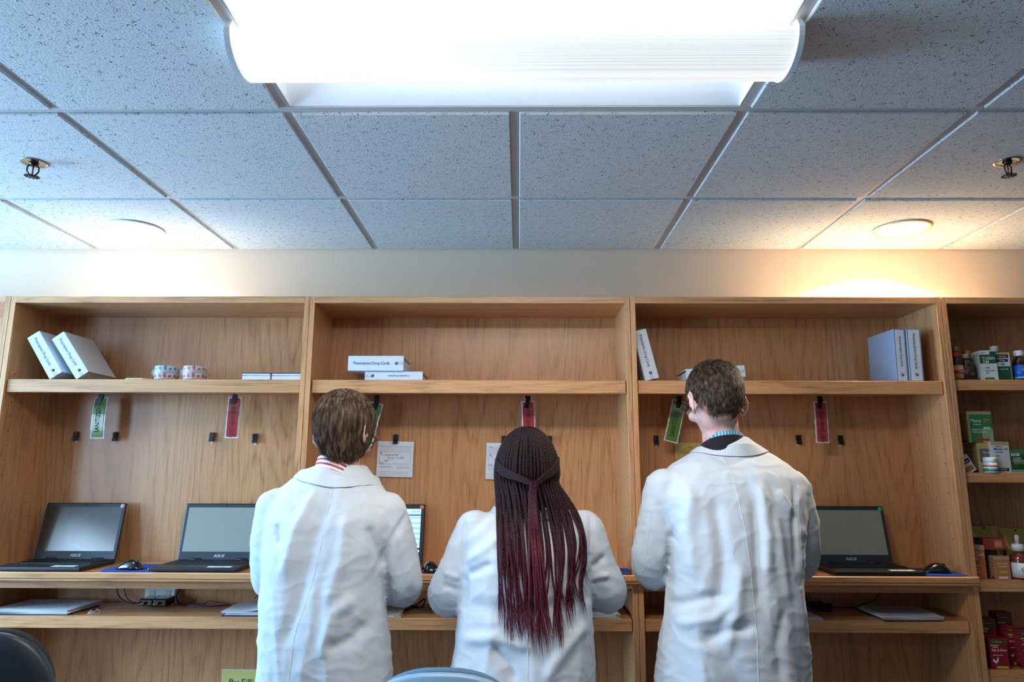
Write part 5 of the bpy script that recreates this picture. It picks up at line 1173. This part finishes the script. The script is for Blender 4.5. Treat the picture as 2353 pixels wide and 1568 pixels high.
def braid_path(psi, phi0, layer, xe, ye, mid=None, rs=None):
    r = rs; pts = [head_pt(psi, ph, .004-layer*.006) for ph in np.linspace(phi0, PI*.56, 9)]
    xw = pts[-1].x
    # hang from the widest part of the head to the tip
    p_end = at(xe, ye, 2.02); n_ = 9; k0 = pts[-1]
    fan = {0: 0}
    for k in range(1, n_+1):
        v = k/n_; z = k0.z+(p_end.z-k0.z)*v
        vx = v**.8; x = k0.x+(p_end.x-k0.x)*vx
        bulge = math.sin(min(1, v*1.25)*PI)*.035*max(0, math.sin(psi)); x += bulge
        x += .022*noise.noise(Vector((psi*9+layer*5, v*2.2, 0)))*v*v+.006*noise.noise(Vector((psi*23+layer, v*6, 3)))*v
        ys = surfY(x, z) - .006-layer*.0075; yh = k0.y+(2.02-k0.y)*min(1, v*1.4)*.8
        pts.append(Vector((x, min(ys, yh) if v < .35 else ys, z)))
    return pts
def dense(pts, step):
    P, _ = smooth_path(pts, [1]*len(pts), 14); L_ = [0]
    for a, b_ in zip(P, P[1:]): L_.append(L_[-1]+(b_-a).length)
    n_ = max(8, int(L_[-1]/step)); s_ = np.linspace(0, L_[-1], n_); A = np.array([tuple(p) for p in P])
    return np.stack([np.interp(s_, L_, A[:, i]) for i in range(3)], 1), s_
def braid_into(store, pts, rad=.0035, taper0=.6, loose=True, rg=None):
    P, s_ = dense(pts, .0028); n_ = len(P); v = s_/s_[-1]
    D = np.gradient(P, axis=0); D /= np.linalg.norm(D, axis=1, keepdims=True)+1e-9
    nrm = np.tile(np.array([0, -1., 0]), (n_, 1)); mid = (P[:, 2] > 1.62); nrm[mid] = P[mid]-np.array([at(1211, 1091, 2.19).x, 2.19, 1.52]); nrm -= D*np.sum(nrm*D, 1, keepdims=True); nrm /= np.linalg.norm(nrm, axis=1, keepdims=True)+1e-9
    lat = np.cross(D, nrm); tp = np.clip(1-(v-taper0)/(1-taper0), 0, 1)**.8 if taper0 < 1 else np.ones(n_); tp = .22+.78*tp
    ph0 = rg.random()*6.28 if rg is not None else 0
    for k in range(3):
        w_ = 2*PI*s_/.021+2*PI*k/3+ph0; osc = np.clip((.86-v)/.1, 0, 1) if loose else 1
        Q = P+lat*(rad*.56*tp*np.sin(w_)*osc)[:, None]+nrm*(rad*.34*tp*np.sin(2*w_)*osc)[:, None]
        if loose: Q = Q+lat*((v > .8)*(v-.8)*.035*math.sin(k*2.4+ph0))[:, None]
        R_ = rad*.56*tp*np.where(v > .93, np.clip((1-v)/.07, .15, 1), 1); store.append((Q, R_))
def store_mesh(store):
    bm = None; ms = []
    for Q, R_ in store:
        ms.append(tubes_np(Q[None], R_[None], 4))
    # merge by arrays
    V = []; Fc = []; o_ = 0
    for Q, R_ in store: pass
    for me in ms:
        nv = len(me.vertices); a = np.empty(nv*3); me.vertices.foreach_get('co', a); V.append(a.reshape(-1, 3)); nf = len(me.polygons); f = np.empty(nf*4, dtype=np.int32); me.loops.foreach_get('vertex_index', f); Fc.append(f.reshape(-1, 4)+o_); o_ += nv; bpy.data.meshes.remove(me)
    V = np.concatenate(V); Fq = np.concatenate(Fc); me = bpy.data.meshes.new('braids'); me.vertices.add(len(V)); me.vertices.foreach_set('co', V.reshape(-1)); me.loops.add(Fq.size); me.loops.foreach_set('vertex_index', Fq.reshape(-1).astype(np.int32)); me.polygons.add(len(Fq)); me.polygons.foreach_set('loop_start', np.arange(0, Fq.size, 4, dtype=np.int32)); me.polygons.foreach_set('use_smooth', np.ones(len(Fq), dtype=bool)); me.update(calc_edges=True); return me
rg = np.random.default_rng(3); st = []
for layer in range(3):
    nb = (27, 23, 17)[layer]
    for k in range(nb):
        u = (k+.5*(layer % 2)+.25+rg.random()*.3)/nb*2-1; psi = u*1.50
        xe = 1247+u*(104 if u < 0 else 112)*(1-.15*rg.random())+rg.normal()*9; ye = 1385+(1-abs(u))*60+rg.random()*85-(20 if layer == 2 else 0)
        if u > .55: ye -= 30
        braid_into(st, braid_path(psi, .12+.35*rg.random()*(layer > 0), layer, xe, ye), .0045, .42, True, rg)
me = store_mesh(st)
obj('braided_hair', shift(me, LW), oW, MBR)
# half-up section: twisted bundles from each temple meet in the middle and hang down
st = []
knot = Vector((at(1226, 1118, 2.06).x, surfY(0, 1.4)-.04 if False else 2.062, at(1226, 1118, 2.06).z))
for side, pts in ((-1, ((1141, 1068, 2.15), (1158, 1085, 2.110), (1190, 1098, 2.078), (1224, 1113, 2.060))), (1, ((1283, 1064, 2.15), (1270, 1083, 2.112), (1250, 1097, 2.084), (1230, 1113, 2.062)))):
    for k in range(5):
        o_ = (k-2)*5.6; P = [at(a, b_+o_*(1-i*.22), Y-.002) for i, (a, b_, Y) in enumerate(pts)]
        P = [head_pt(side*1.72, PI*.5+.03*k-.25, .005)]+P
        braid_into(st, P, .0036, 2, False, rg)
me = store_mesh(st); obj('tied_back_braids', shift(me, LW), oW, MBR)
st = []
for k in range(7):
    x0 = 1219+k*2.3; xe = 1222+k*7+rg.normal()*8; ye = 1440+rg.random()*85; P = [at(x0, 1106, 2.062-.002*(k % 2)), at(x0-2, 1150, 2.056), at(x0-3+k*.8, 1200, 2.035)]
    e = at(xe, ye, 2.02); s0 = P[-1]
    for q in range(1, 8):
        v = q/7; z = s0.z+(e.z-s0.z)*v; x = s0.x+(e.x-s0.x)*v; P.append(Vector((x, surfY(x, z)-.034+.012*v, z)))
    braid_into(st, P, .0033, .5, True, rg)
me = store_mesh(st); obj('central_burgundy_braids', shift(me, LW), oW, MBC)
shm = MB(); shm.ball((0, 0, 0), (.0915, .100, .137), T=Matrix.Translation(at(1211, 1091, 2.19)), n=32, m_=24)
bm = shm.bm; bmesh.ops.delete(bm, geom=[v for v in bm.verts if v.co.y > 2.225], context='VERTS')
obj('hair_base', shift(shm.mesh('hair_base'), LW), oW, mat('hair base', (34, 22, 22), .8))
collars(oW, cW, LW, at(1214, 1160, 2.205), .054, .056, 0, mat('white shirt', (220, 220, 222), .8), at(1214, 1170, 2.205), .062, .066, -.045, .04)
